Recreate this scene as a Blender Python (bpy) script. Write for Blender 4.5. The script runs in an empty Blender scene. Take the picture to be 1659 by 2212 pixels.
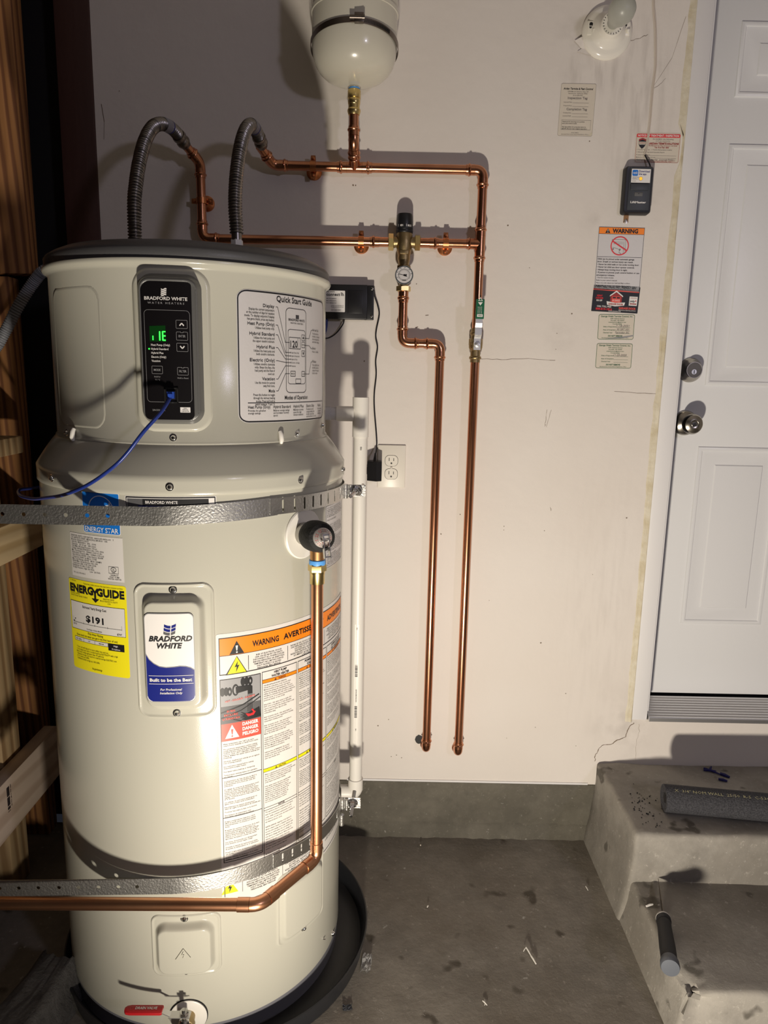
import bpy, bmesh, math, random
from math import sin, cos, pi, radians, sqrt, atan2, tan
from mathutils import Vector, Matrix
random.seed(7)
SC = bpy.context.scene
COL = SC.collection

# ------------------------------------------------------------------ camera
PITCH, ROLL, YAW, CAMH = .1874, .0209, .0023, 1.3229
F = Vector((sin(YAW)*cos(PITCH), cos(YAW)*cos(PITCH), -sin(PITCH)))
rt = Vector((cos(YAW), -sin(YAW), 0)); up = rt.cross(F)
R_ = rt*cos(ROLL) + up*sin(ROLL); U_ = up*cos(ROLL) - rt*sin(ROLL)
cam_d = bpy.data.cameras.new('camera'); cam = bpy.data.objects.new('camera', cam_d); COL.objects.link(cam)
m3 = Matrix((R_, U_, -F)).transposed().to_4x4(); m3.translation = Vector((0, -1.9, CAMH)); cam.matrix_world = m3
cam_d.sensor_fit = 'VERTICAL'; cam_d.sensor_height = 36; cam_d.lens = 1547.7/2212*36; cam_d.clip_start = .05
SC.camera = cam

# ------------------------------------------------------------------ world, lamps, exposure
SC.view_settings.view_transform = 'Standard'; SC.view_settings.look = 'None'
SC.view_settings.gamma = 1; SC.view_settings.use_curve_mapping = False
SC.view_settings.exposure = 0.0
wd = bpy.data.worlds.new('world'); SC.world = wd; wd.use_nodes = True
wd.node_tree.nodes['Background'].inputs[0].default_value = (.55, .6, .8, 1)
wd.node_tree.nodes['Background'].inputs[1].default_value = .02

def area(name, loc, target, size, power, color, spread=180):
    l = bpy.data.lights.new(name, 'AREA'); l.shape = 'DISK'; l.size = size; l.energy = power; l.color = color
    l.spread = radians(spread)
    o = bpy.data.objects.new(name, l); COL.objects.link(o); o.location = loc
    o.rotation_euler = (Vector(target)-Vector(loc)).to_track_quat('-Z', 'Y').to_euler()
    return o
# a work light standing low on the garage floor, and the garage's neutral ceiling lamp further back on the right
area('work_light', (.0, -1.64, .175), (.49, -1.097, .857), .085, 34.5, (1, .90, .755))
area('ceiling_lamp', (1.75, -3.0, 1.98), (.1, 0, .95), .22, 8.5, (.98, .92, 1.14))

# ------------------------------------------------------------------ helpers
class MB:
    def __init__(s): s.v = []; s.f = []; s.m = []
    def add(s, vs, fs, m=0):
        n = len(s.v); s.v += [tuple(v) for v in vs]
        for f in fs: s.f.append(tuple(i+n for i in f)); s.m.append(m)
        return s
    def box(s, x0, x1, y0, y1, z0, z1, m=0, b=0):
        if b <= 0:
            v = [(x, y, z) for x in (x0, x1) for y in (y0, y1) for z in (z0, z1)]
            return s.add(v, [(0,1,3,2),(4,6,7,5),(0,4,5,1),(2,3,7,6),(0,2,6,4),(1,5,7,3)], m)
        bm = bmesh.new(); bmesh.ops.create_cube(bm, size=1)
        for v in bm.verts: v.co = Vector(((x0+x1)/2+v.co.x*(x1-x0), (y0+y1)/2+v.co.y*(y1-y0), (z0+z1)/2+v.co.z*(z1-z0)))
        bmesh.ops.bevel(bm, geom=bm.edges[:], offset=b, segments=2, affect='EDGES', profile=.5)
        s.bm(bm, m); return s
    def bm(s, bm, m=0, M=None):
        bm.verts.index_update()
        s.add([(M @ v.co) if M else v.co[:] for v in bm.verts], [[v.index for v in f.verts] for f in bm.faces], m); bm.free(); return s
    def tube(s, pts, r, n=16, m=0, caps=True):
        pts = [Vector(p) for p in pts]; k = len(pts)
        rs = r if isinstance(r, (list, tuple)) else [r]*k
        T = []
        for i in range(k):
            t = (pts[min(i+1, k-1)]-pts[max(i-1, 0)]); T.append(t.normalized())
        a = Vector((0, 0, 1)) if abs(T[0].z) < .9 else Vector((1, 0, 0))
        N = (a - T[0]*a.dot(T[0])).normalized(); vs = []
        for i in range(k):
            N = (N - T[i]*N.dot(T[i])).normalized(); B = T[i].cross(N)
            for j in range(n):
                q = 2*pi*j/n; vs.append(pts[i] + (N*cos(q)+B*sin(q))*rs[i])
        fs = [(i*n+j, i*n+(j+1) % n, (i+1)*n+(j+1) % n, (i+1)*n+j) for i in range(k-1) for j in range(n)]
        if caps: fs += [tuple(range(n-1, -1, -1)), tuple((k-1)*n+j for j in range(n))]
        return s.add(vs, fs, m)
    def lathe(s, prof, o=(0,0,0), d=(0,0,1), n=24, m=0, sx=1, sy=1, hexa=False, phase=0):
        d = Vector(d).normalized(); a = Vector((0,0,1)) if abs(d.z) < .9 else Vector((0,-1,0))
        X = a.cross(d).normalized(); Y = d.cross(X); o = Vector(o); vs = []
        if hexa: n = 6
        for r, h in prof:
            for j in range(n):
                q = 2*pi*j/n+phase; vs.append(o + X*(cos(q)*r*sx) + Y*(sin(q)*r*sy) + d*h)
        k = len(prof)
        fs = [(i*n+j, i*n+(j+1) % n, (i+1)*n+(j+1) % n, (i+1)*n+j) for i in range(k-1) for j in range(n)]
        if prof[0][0] > 1e-5: fs.append(tuple(range(n-1, -1, -1)))
        if prof[-1][0] > 1e-5: fs.append(tuple((k-1)*n+j for j in range(n)))
        return s.add(vs, fs, m)
    def build(s, name, mats, parent=None, smooth=38, origin=None):
        off = Vector((0,0,0))
        if parent is not None:
            p = parent
            while p is not None: off += p.location; p = p.parent
        if origin is not None: off = Vector(origin)
        me = bpy.data.meshes.new(name)
        me.from_pydata([tuple(Vector(v)-off) for v in s.v], [], s.f); me.update()
        if not isinstance(mats, (list, tuple)): mats = [mats]
        for m in mats: me.materials.append(m)
        me.polygons.foreach_set('material_index', s.m)
        bm = bmesh.new(); bm.from_mesh(me); bmesh.ops.remove_doubles(bm, verts=bm.verts, dist=1e-6)
        bmesh.ops.recalc_face_normals(bm, faces=bm.faces) if getattr(s, 'recalc', True) else None
        bm.to_mesh(me); bm.free()
        if smooth:
            me.polygons.foreach_set('use_smooth', [True]*len(me.polygons)); me.set_sharp_from_angle(angle=radians(smooth))
        o = bpy.data.objects.new(name, me); COL.objects.link(o)
        if parent is not None: o.parent = parent
        if origin is not None: o.location = origin
        return o

def thing(name, label, cat, loc=(0,0,0), group=None):
    o = bpy.data.objects.new(name, None); COL.objects.link(o); o.location = loc; o.empty_display_size = .05
    o['label'] = label; o['category'] = cat
    if group: o['group'] = group
    return o
def tag(o, label, cat, group=None, kind=None):
    if label: o['label'] = label
    if cat: o['category'] = cat
    if group: o['group'] = group
    if kind: o['kind'] = kind
    return o
def struct(o): o['kind'] = 'structure'; return o
def spline(P, n=8):
    P = [Vector(p) for p in P]; out = []
    for i in range(len(P)-1):
        p0, p1, p2, p3 = P[max(i-1,0)], P[i], P[i+1], P[min(i+2, len(P)-1)]
        for k in range(n):
            t = k/n
            out.append(.5*((2*p1)+(p2-p0)*t+(2*p0-5*p1+4*p2-p3)*t*t+(3*p1-p0-3*p2+p3)*t**3))
    return out+[P[-1]]
def rrect(x0, y0, x1, y1, r, n=5):
    if r <= 0: return [(x0,y0),(x1,y0),(x1,y1),(x0,y1)]
    o = []
    for cx, cy, a in ((x0+r,y0+r,pi),(x1-r,y0+r,1.5*pi),(x1-r,y1-r,0),(x0+r,y1-r,.5*pi)):
        o += [(cx+r*cos(a+k*pi/2/n), cy+r*sin(a+k*pi/2/n)) for k in range(n+1)]
    return o

# ------------------------------------------------------------------ materials
def mat(name, color, rough=.5, metal=0., bump=0., bscale=60., var=0., vscale=8., spec=.5, coat=0., emis=None, es=1., noise2=None, stretch=(1,1,1), trans=0., ior=1.45, detail=6):
    m = bpy.data.materials.new(name); m.use_nodes = True; nt = m.node_tree; N = nt.nodes; L = nt.links
    b = N['Principled BSDF']; c = (*color, 1) if len(color) == 3 else color
    b.inputs['Base Color'].default_value = c; b.inputs['Roughness'].default_value = rough; b.inputs['Metallic'].default_value = metal
    b.inputs['Specular IOR Level'].default_value = spec; b.inputs['Coat Weight'].default_value = coat
    b.inputs['Transmission Weight'].default_value = trans; b.inputs['IOR'].default_value = ior
    if emis: b.inputs['Emission Color'].default_value = (*emis, 1); b.inputs['Emission Strength'].default_value = es
    tc = None
    if var or bump or noise2:
        tc = N.new('ShaderNodeTexCoord'); mp = N.new('ShaderNodeMapping'); mp.inputs['Scale'].default_value = stretch
        L.new(tc.outputs['Object'], mp.inputs[0])
    if var or noise2:
        n = N.new('ShaderNodeTexNoise'); n.inputs['Scale'].default_value = vscale; n.inputs['Detail'].default_value = detail; L.new(mp.outputs[0], n.inputs[0])
        r = N.new('ShaderNodeValToRGB'); L.new(n.outputs[0], r.inputs[0])
        c2 = noise2 if noise2 else tuple(x*(1-var) for x in color[:3])
        r.color_ramp.elements[0].color = (*c2, 1); r.color_ramp.elements[0].position = .35
        r.color_ramp.elements[1].color = c; r.color_ramp.elements[1].position = .65
        L.new(r.outputs[0], b.inputs['Base Color'])
    if bump:
        n = N.new('ShaderNodeTexNoise'); n.inputs['Scale'].default_value = bscale; n.inputs['Detail'].default_value = 4; L.new(mp.outputs[0], n.inputs[0])
        bp = N.new('ShaderNodeBump'); bp.inputs['Strength'].default_value = 1; bp.inputs['Distance'].default_value = bump
        L.new(n.outputs[0], bp.inputs['Height']); L.new(bp.outputs[0], b.inputs['Normal'])
    return m

def wood(name, c1, c2, axis='Z', scale=30):
    m = bpy.data.materials.new(name); m.use_nodes = True; nt = m.node_tree; N = nt.nodes; L = nt.links; b = N['Principled BSDF']
    tc = N.new('ShaderNodeTexCoord'); mp = N.new('ShaderNodeMapping')
    mp.inputs['Scale'].default_value = {'Z': (1,1,.06), 'Y': (1,.06,1), 'X': (.06,1,1)}[axis]; L.new(tc.outputs['Object'], mp.inputs[0])
    n = N.new('ShaderNodeTexNoise'); n.inputs['Scale'].default_value = 6; n.inputs['Detail'].default_value = 2; L.new(mp.outputs[0], n.inputs[0])
    w = N.new('ShaderNodeTexWave'); w.wave_type = 'BANDS'; w.bands_direction = 'DIAGONAL'; w.inputs['Scale'].default_value = scale
    w.inputs['Distortion'].default_value = 6; w.inputs['Detail'].default_value = 3; w.inputs['Detail Scale'].default_value = .6; L.new(mp.outputs[0], w.inputs[0])
    r = N.new('ShaderNodeValToRGB'); r.color_ramp.elements[0].color = (*c2,1); r.color_ramp.elements[1].color = (*c1,1)
    r.color_ramp.elements[0].position = .1; r.color_ramp.elements[1].position = .6; L.new(w.outputs[0], r.inputs[0])
    mx = N.new('ShaderNodeMixRGB'); mx.blend_type = 'MULTIPLY'; mx.inputs[0].default_value = .3; L.new(r.outputs[0], mx.inputs[1]); L.new(n.outputs[0], mx.inputs[2])
    g = N.new('ShaderNodeGamma'); g.inputs[1].default_value = .85; L.new(mx.outputs[0], g.inputs[0]); L.new(g.outputs[0], b.inputs['Base Color'])
    b.inputs['Roughness'].default_value = .75
    bp = N.new('ShaderNodeBump'); bp.inputs['Distance'].default_value = .0012; L.new(w.outputs[0], bp.inputs['Height']); L.new(bp.outputs[0], b.inputs['Normal'])
    return m

def concrete(name, base, dark, light, stain=True, scale=1.0, bump=.0025):
    m = bpy.data.materials.new(name); m.use_nodes = True; nt = m.node_tree; N = nt.nodes; L = nt.links; b = N['Principled BSDF']
    tc = N.new('ShaderNodeTexCoord')
    def noise(sc, det=6, ro=.6, off=0):
        mp = N.new('ShaderNodeMapping'); mp.inputs['Location'].default_value = (off, off*1.7, off*.3); L.new(tc.outputs['Object'], mp.inputs[0])
        n = N.new('ShaderNodeTexNoise'); n.inputs['Scale'].default_value = sc*scale; n.inputs['Detail'].default_value = det; n.inputs['Roughness'].default_value = ro; L.new(mp.outputs[0], n.inputs[0]); return n
    def ramp(n, p0, p1, c0=(0,0,0,1), c1=(1,1,1,1)):
        r = N.new('ShaderNodeValToRGB'); r.color_ramp.elements[0].position = p0; r.color_ramp.elements[1].position = p1
        r.color_ramp.elements[0].color = c0; r.color_ramp.elements[1].color = c1; L.new(n.outputs[0], r.inputs[0]); return r
    def mix(fac, a, c):
        x = N.new('ShaderNodeMixRGB'); L.new(fac.outputs[0], x.inputs[0])
        if isinstance(a, tuple): x.inputs[1].default_value = (*a,1)
        else: L.new(a.outputs[0], x.inputs[1])
        x.inputs[2].default_value = (*c,1); return x
    col = mix(ramp(noise(5, 8, .7), .42, .62), base, tuple(x*.72 for x in base))
    col = mix(ramp(noise(2.2, 5, .6, 3), .45, .68), col, dark)
    if stain: col = mix(ramp(noise(13, 2, .4, 8), .66, .71), col, tuple(x*.6 for x in dark))
    col = mix(ramp(noise(60, 4, .7, 5), .60, .72), col, tuple(x*1.25 for x in base))
    fl = ramp(noise(34, 6, .75, 11), .64, .70)
    col = mix(fl, col, light)
    L.new(col.outputs[0], b.inputs['Base Color']); b.inputs['Roughness'].default_value = .78; b.inputs['Specular IOR Level'].default_value = .3
    bp = N.new('ShaderNodeBump'); bp.inputs['Distance'].default_value = bump; L.new(noise(22, 8, .7, 2).outputs[0], bp.inputs['Height']); L.new(bp.outputs[0], b.inputs['Normal'])
    return m

WALL = mat('painted_wall', (.745,.70,.655), .62, bump=.0012, bscale=26, noise2=(.72,.67,.62), vscale=3.2, spec=.35)
def smudges(m, blobs):
    nt = m.node_tree; N = nt.nodes; L = nt.links; b = N['Principled BSDF']; src = b.inputs['Base Color'].links[0].from_socket
    tc = N.new('ShaderNodeTexCoord')
    mp0 = N.new('ShaderNodeMapping'); mp0.inputs['Scale'].default_value = (60, 1, 9); L.new(tc.outputs['Object'], mp0.inputs[0])
    n = N.new('ShaderNodeTexNoise'); n.inputs['Scale'].default_value = 1; n.inputs['Detail'].default_value = 6; L.new(mp0.outputs[0], n.inputs[0])
    n2 = N.new('ShaderNodeTexNoise'); n2.inputs['Scale'].default_value = 16; n2.inputs['Detail'].default_value = 7; L.new(tc.outputs['Object'], n2.inputs[0])
    for x, z, rx, rz, k, nn in blobs:
        mp = N.new('ShaderNodeMapping'); mp.vector_type = 'TEXTURE'; mp.inputs['Location'].default_value = (x, 0, z); mp.inputs['Scale'].default_value = (rx, 1, rz); L.new(tc.outputs['Object'], mp.inputs[0])
        g = N.new('ShaderNodeTexGradient'); g.gradient_type = 'SPHERICAL'; L.new(mp.outputs[0], g.inputs[0])
        r = N.new('ShaderNodeValToRGB'); r.color_ramp.elements[0].position = .44; r.color_ramp.elements[1].position = .66; L.new((n if nn else n2).outputs[0], r.inputs[0])
        mu = N.new('ShaderNodeMath'); mu.operation = 'MULTIPLY'; L.new(g.outputs[0], mu.inputs[0]); L.new(r.outputs[0], mu.inputs[1])
        m2 = N.new('ShaderNodeMath'); m2.operation = 'MULTIPLY'; m2.use_clamp = True; L.new(mu.outputs[0], m2.inputs[0]); m2.inputs[1].default_value = k
        mx = N.new('ShaderNodeMixRGB'); L.new(m2.outputs[0], mx.inputs[0]); L.new(src, mx.inputs[1]); mx.inputs[2].default_value = (.33,.29,.26,1); src = mx.outputs[0]
    L.new(src, b.inputs['Base Color'])
smudges(WALL, [(.60,2.0,.11,.26,.42,1), (.48,2.055,.08,.06,.55,1), (.45,2.13,.07,.08,.5,0), (.63,1.80,.10,.12,.3,0), (.52,1.72,.05,.05,.3,0), (.70,.36,.12,.14,.35,0), (.62,.7,.18,.5,.12,1), (.45,1.43,.05,.05,.3,0)])
WALLTRIM = mat('door_trim_paint', (.75,.74,.745), .45, bump=.0004, bscale=40)
CAULK = mat('yellowed_caulk', (.69,.64,.52), .6, bump=.002, bscale=60, noise2=(.58,.51,.36), vscale=30)
DOORP = mat('door_paint', (.77,.775,.79), .33, bump=.0002, bscale=90)
FLOOR = concrete('garage_floor_concrete', (.26,.238,.205), (.16,.138,.11), (.46,.45,.42), scale=1)
CURB = concrete('curb_concrete', (.15,.138,.112), (.088,.080,.062), (.36,.35,.32), False, 1.6)
STEP = concrete('step_concrete', (.315,.295,.262), (.205,.187,.16), (.40,.39,.36), True, 1.3, .0018)
CREAM = mat('cream_enamel', (.50,.49,.42), .18, spec=.38, coat=0, bump=.00006, bscale=700)
CREAM2 = mat('cream_enamel_drum', (.50,.49,.42), .18, spec=.38, coat=0, bump=.00006, bscale=700)
LIDM = mat('grey_lid_plastic', (.085,.085,.088), .38, bump=.0002, bscale=400)
BEZ = mat('grey_bezel_plastic', (.115,.115,.112), .32, bump=.0002, bscale=500)
GLASS = mat('black_control_glass', (.006,.005,.006), .4, spec=.25)
BLACK = mat('black_plastic', (.010,.010,.012), .38)
DKPL = mat('dark_pan_plastic', (.018,.019,.022), .42, bump=.0005, bscale=30)
DGREY = mat('dark_grey_plastic', (.045,.05,.06), .45)
COPPER = mat('copper', (.70,.33,.19), .22, 1, noise2=(.55,.24,.135), vscale=14, bump=.0002, bscale=60, stretch=(1,1,.25))
COPPER2 = mat('weathered_copper', (.80,.42,.24), .30, 1, noise2=(.66,.31,.17), vscale=22, bump=.00025, bscale=80, stretch=(.3,.3,.3))
COPCLIP = mat('copper_clip_finish', (.60,.24,.10), .36, 1)
BRASS = mat('brass', (.72,.56,.25), .28, 1)
DBRASS = mat('aged_bronze_body', (.36,.27,.14), .42, 1, bump=.0004, bscale=150)
CHROME = mat('chrome', (.75,.75,.75), .16, 1)
PLATED = mat('plated_steel', (.80,.80,.80), .42, 1)
NICKEL = mat('satin_nickel', (.42,.39,.34), .27, 1)
GALV = mat('galvanized_steel', (.64,.635,.62), .35, 1, bump=.0006, bscale=260)
ALU = mat('aluminium_threshold', (.80,.80,.81), .42, 1, bump=.0004, bscale=60, stretch=(.1,1,1))
HOSE = mat('corrugated_steel', (.30,.28,.265), .33, 1)
PVC = mat('white_pvc', (.80,.775,.72), .36)
CLEARPVC = mat('clear_vinyl_tube', (.80,.80,.85), .18, trans=.35)
TANK = mat('tank_enamel', (.60,.575,.485), .2, coat=.2)
STEELBAND = mat('steel_band', (.20,.17,.15), .35, 1)
PORC = mat('white_porcelain', (.82,.79,.72), .16, coat=.4)
FROST = mat('frosted_bulb_glass', (.62,.63,.58), .35, trans=.55, spec=.5)
PAPER = mat('white_label_paper', (.70,.675,.645), .42)
PAPERG = mat('silver_white_label', (.62,.60,.60), .36, bump=.0002, bscale=160)
OLDPAPER = mat('aged_paper', (.66,.60,.51), .7, bump=.0006, bscale=40)
INK = mat('black_ink', (.012,.012,.014), .45)
GINK = mat('grey_ink', (.22,.20,.19), .5)
WINK = mat('white_ink', (.80,.78,.76), .45)
ORANGE = mat('orange_ink', (.95,.25,.010), .42)
YELLOW = mat('yellow_ink', (.87,.77,.015), .4)
RED = mat('red_ink', (.72,.02,.025), .4)
MAROON = mat('maroon_ink', (.33,.035,.035), .5)
PINKRED = mat('warning_red', (.75,.09,.06), .4)
GREENI = mat('green_ink', (.015,.12,.055), .5)
BLUE = mat('blue_ink', (.010,.17,.62), .35)
NAVY = mat('navy_ink', (.012,.020,.20), .3)
GREY1 = mat('light_grey_ink', (.30,.30,.31), .45); GREY2 = mat('mid_grey_ink', (.10,.10,.105), .45)
PLATE = mat('outlet_plastic', (.76,.72,.64), .35)
FOAM = mat('grey_foam', (.024,.024,.029), .9, bump=.003, bscale=220, noise2=(.060,.060,.068), vscale=320)
BFOAM = mat('black_foam', (.008,.008,.008), .75, bump=.0015, bscale=200)
FOILT = mat('foil_tape', (.36,.35,.32), .35, .9, bump=.0008, bscale=250)
BLUEC = mat('blue_cable_jacket', (.015,.035,.22), .32)
BLUET = mat('blue_thread_tape', (.10,.35,.80), .45)
BLUEB = mat('blue_plastic_scrap', (.006,.006,.10), .4)
REDV = mat('red_vinyl_grip', (.48,.015,.02), .35)
GREENV = mat('green_vinyl_grip', (.01,.12,.055), .35)
WIRE = mat('painted_bell_wire', (.62,.55,.48), .5)
GCOND = mat('grey_conduit', (.24,.25,.28), .5)
RUBBER = mat('black_rubber', (.014,.014,.016), .6)
GCAP = mat('grey_end_cap', (.095,.105,.125), .4)
CLEARP = mat('clear_wrapper', (.8,.8,.8), .12, trans=.7, bump=.01, bscale=60)
LEDG = mat('green_led', (.02,.3,.03), .5, emis=(.03,1,.06), es=2.2)
LEDD = mat('dim_green_screen', (.003,.018,.004), .3, emis=(.01,.35,.03), es=.05)
LEDY = mat('amber_led', (.8,.4,.02), .3, emis=(1,.5,.03), es=.7)
STUD1 = wood('orange_stud', (.34,.135,.038), (.14,.045,.014), 'Z', 26)
STUD2 = wood('pale_stud', (.50,.33,.16), (.30,.17,.07), 'Z', 16)
BEAMW = wood('pale_blocking', (.88,.64,.34), (.66,.44,.20), 'Y', 12)
BEAM2 = wood('fresh_pine', (.80,.62,.48), (.62,.45,.33), 'Y', 12)
DKPOST = mat('red_brown_post', (.070,.030,.024), .6, bump=.002, bscale=25, noise2=(.045,.018,.015), vscale=7, stretch=(1,1,.15))
FELT = mat('black_felt_paper', (.012,.011,.012), .95)
CONCB = concrete('rough_block_concrete', (.13,.125,.12), (.07,.066,.06), (.2,.2,.19), False, 3, .012)
PLAST = mat('drywall_gray', (.45,.43,.40), .9)

# ------------------------------------------------------------------ printed sheets
_tc = {}
def text_mesh(s, bold, italic, res):
    k = (s, bold, italic, res)
    if k in _tc: return _tc[k]
    cu = bpy.data.curves.new('t', 'FONT'); cu.body = s; cu.size = 1; cu.resolution_u = res; cu.offset = bold; cu.shear = italic
    o = bpy.data.objects.new('t', cu); COL.objects.link(o)
    me = bpy.data.meshes.new_from_object(o, depsgraph=None) if False else o.to_mesh()
    vs = [(v.co.x, v.co.y) for v in me.vertices]; fs = [tuple(p.vertices) for p in me.polygons]
    o.to_mesh_clear(); bpy.data.objects.remove(o); bpy.data.curves.remove(cu)
    xs = [v[0] for v in vs] or [0, 1]; _tc[k] = (vs, fs, min(xs), max(xs)); return _tc[k]

class Sheet:
    """flat print, drawn in its own units (x right, y down), wu x hu units over Wm x Hm metres"""
    def __init__(s, wu, hu, Wm, Hm): s.wu, s.hu, s.W, s.H = wu, hu, Wm, Hm; s.items = []; s.mats = []
    def mi(s, m):
        if m not in s.mats: s.mats.append(m)
        return s.mats.index(m)
    def poly(s, pts, m, layer=1): s.items.append((list(pts), [tuple(range(len(pts)))], s.mi(m), layer, True)); return s
    def rect(s, x0, y0, x1, y1, m, r=0, layer=1): return s.poly(rrect(x0, y0, x1, y1, r), m, layer)
    def ring(s, a, b, m, layer=1):
        n = len(a); s.items.append((list(a)+list(b), [(i, (i+1) % n, n+(i+1) % n, n+i) for i in range(n)], s.mi(m), layer, True)); return s
    def frame(s, x0, y0, x1, y1, t, m, r=0, layer=1, tx=None):
        tx = tx or t
        return s.ring(rrect(x0, y0, x1, y1, r), rrect(x0+tx, y0+t, x1-tx, y1-t, max(r-t, .01*r)) if r > 0 else rrect(x0+tx, y0+t, x1-tx, y1-t, 0), m, layer)
    def line(s, pts, w, m, layer=2):
        for (a, b), (c, d) in zip(pts, pts[1:]):
            l = sqrt((c-a)**2+(d-b)**2) or 1; nx, ny = -(d-b)/l*w/2, (c-a)/l*w/2
            s.poly([(a+nx, b+ny), (c+nx, d+ny), (c-nx, d-ny), (a-nx, b-ny)], m, layer)
        return s
    def circ(s, x, y, r, m, layer=1, n=28, ry=None): ry = ry or r; return s.poly([(x+r*cos(2*pi*i/n), y+ry*sin(2*pi*i/n)) for i in range(n)], m, layer)
    def cring(s, x, y, r, t, m, layer=2, n=36, ry=None):
        ry = ry or r; k = (r-t)/r
        return s.ring([(x+r*cos(2*pi*i/n), y+ry*sin(2*pi*i/n)) for i in range(n)], [(x+k*r*cos(2*pi*i/n), y+k*ry*sin(2*pi*i/n)) for i in range(n)], m, layer)
    def text(s, t, x, y, h, m, w=None, al='L', bold=0, it=0, layer=3, res=2, rot=0):
        """baseline at y, capital height h, optional width w"""
        vs, fs, a, b = text_mesh(t, bold or .012, it, res); k = h/.70; ux = s.W/s.wu; uy = s.H/s.hu
        kx = k*uy/ux
        if w: kx = w/(b-a)
        W = (b-a)*kx; x0 = x - (0 if al == 'L' else W/2 if al == 'C' else W)
        P = [(x0+(vx-a)*kx, y-vy*k) for vx, vy in vs]
        if rot:
            c, q = cos(rot), sin(rot); P = [(x+(px-x)*c-(py-y)*q*uy/ux, y+(px-x)*q*ux/uy+(py-y)*c) for px, py in P]
        s.items.append((P, fs, s.mi(m), layer, False)); return s
    def para(s, lines, x, y, h, lh, m, w, al='L', bold=0, layer=3, res=1):
        ml = max(len(l) for l in lines)
        for i, l in enumerate(lines):
            if l.strip(): s.text(l, x, y+i*lh, h, m, w=w*len(l)/ml, al=al, bold=bold, layer=layer, res=res)
        return s
    def build(s, name, parent, mp, label=None, step=None, lo=.00022, origin=None):
        """mp(u, v, off) -> point; u, v in metres from the top-left corner, off = height above the surface"""
        ux, uy = s.W/s.wu, s.H/s.hu; M = MB(); M.recalc = False
        for P, fs, mi, layer, cut in s.items:
            Q = [(x*ux, y*uy) for x, y in P]
            if cut and step:
                xs = [q[0] for q in Q]
                if max(xs)-min(xs) > step:
                    bm = bmesh.new(); bv = [bm.verts.new((*q, 0)) for q in Q]
                    for f in fs:
                        try: bm.faces.new([bv[i] for i in f])
                        except Exception: pass
                    c = (int(min(xs)/step)+1)*step
                    while c < max(xs):
                        bmesh.ops.bisect_plane(bm, geom=bm.verts[:]+bm.edges[:]+bm.faces[:], plane_co=(c,0,0), plane_no=(1,0,0), dist=1e-7); c += step
                    bm.verts.index_update(); Q = [v.co[:2] for v in bm.verts]; fs = [[v.index for v in f.verts] for f in bm.faces]; bm.free()
            off = .0004+lo*layer; V = [Vector(mp(u, v, off)) for u, v in Q]
            out = Vector(mp(Q[0][0], Q[0][1], .01))-Vector(mp(Q[0][0], Q[0][1], 0)) if Q else Vector((0,-1,0))
            G = []
            for f in fs:
                n = Vector((0,0,0)); p = [V[i] for i in f]
                for i in range(1, len(p)-1): n += (p[i]-p[0]).cross(p[i+1]-p[0])
                G.append(tuple(reversed(f)) if n.dot(out) < 0 else tuple(f))
            M.add(V, G, mi)
        o = M.build(name, s.mats, parent, smooth=0, origin=origin)
        if step: o.data.polygons.foreach_set('use_smooth', [True]*len(o.data.polygons))
        if label: o['label'] = label
        return o

HX, HY = -.3917, -.3936
def hp(a, z, r): a = radians(a); return Vector((HX+r*sin(a), HY-r*cos(a), z))
def hmap(a0, z0, R): return lambda u, v, off: hp(a0+math.degrees(u/R), z0-v, R+off)
def wmap(x0, z0, y=0, rot=0, dx=0): return lambda u, v, off: (x0+u*cos(rot)+v*sin(rot)*1+dx*v, y-off, z0-v*cos(rot)+u*sin(rot))
def screw(parent, p, d, r=.0054, name='screw', m=None):
    M = MB(); M.lathe([(0, .0052), (r*.55, .0048), (r*.85, .003), (r, .0008), (r, 0)], p, d, 14)
    M.lathe([(r*1.35, -.0005), (r*1.35, .0007), (r, .0009)], p, d, 14)
    dd = Vector(d).normalized(); s = dd.cross(Vector((0,0,1)) if abs(dd.z) < .9 else Vector((1,0,0))).normalized(); t = dd.cross(s)
    for a in (s, t):
        b = dd.cross(a); c = Vector(p)+dd*.0049
        M.add([c+a*r*.5+b*.0006, c+a*r*.5-b*.0006, c-a*r*.5-b*.0006, c-a*r*.5+b*.0006], [(0,1,2,3)], 1)
    return M.build(name, [m or CHROME, INK], parent)

# ------------------------------------------------------------------ the room
XL, XR, YF, ZC = -1.06, 2.9, -5.2, 2.75
# back wall board with a door opening
WT = .10
M = MB()
M.box(-.722, .765, 0, WT, .169, ZC); M.box(.765, 1.66, 0, WT, .2417-.02, .376); M.box(.765, 1.66, 0, WT, 2.44, ZC); M.box(1.66, XR, 0, WT, .2, ZC)
M.box(.63, .765, 0, WT, .15, .169)
wall = struct(M.build('wall_back', WALL, smooth=0))
# paint scuffs, cracks and nail holes on the wall (thin raised paint, dents)
def ribbon(M, pts, w, m=0, y=-.0006):
    for i in range(len(pts)-1):
        a, b = Vector((pts[i][0], y, pts[i][1])), Vector((pts[i+1][0], y, pts[i+1][1])); d = (b-a).normalized(); n = Vector((-d.z, 0, d.x))*w/2*random.uniform(.5, 1.2)
        M.add([a+n, b+n, b-n, a-n], [(0,1,2,3)], m)
M = MB()
def wob(pts, amp, k=5):
    out = []
    for (a, b), (c, d) in zip(pts, pts[1:]):
        for i in range(k): t = i/k; out.append((a+(c-a)*t+random.uniform(-amp, amp), b+(d-b)*t+random.uniform(-amp, amp)))
    return out+[pts[-1]]
ribbon(M, wob([(.7315,.3666),(.720,.352),(.7086,.3232),(.675,.300),(.6445,.293),(.630,.270),(.6278,.2430)], .0025), .0022)
ribbon(M, wob([(.745,.36),(.748,.335),(.742,.30),(.744,.25)], .002), .0007)
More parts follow.
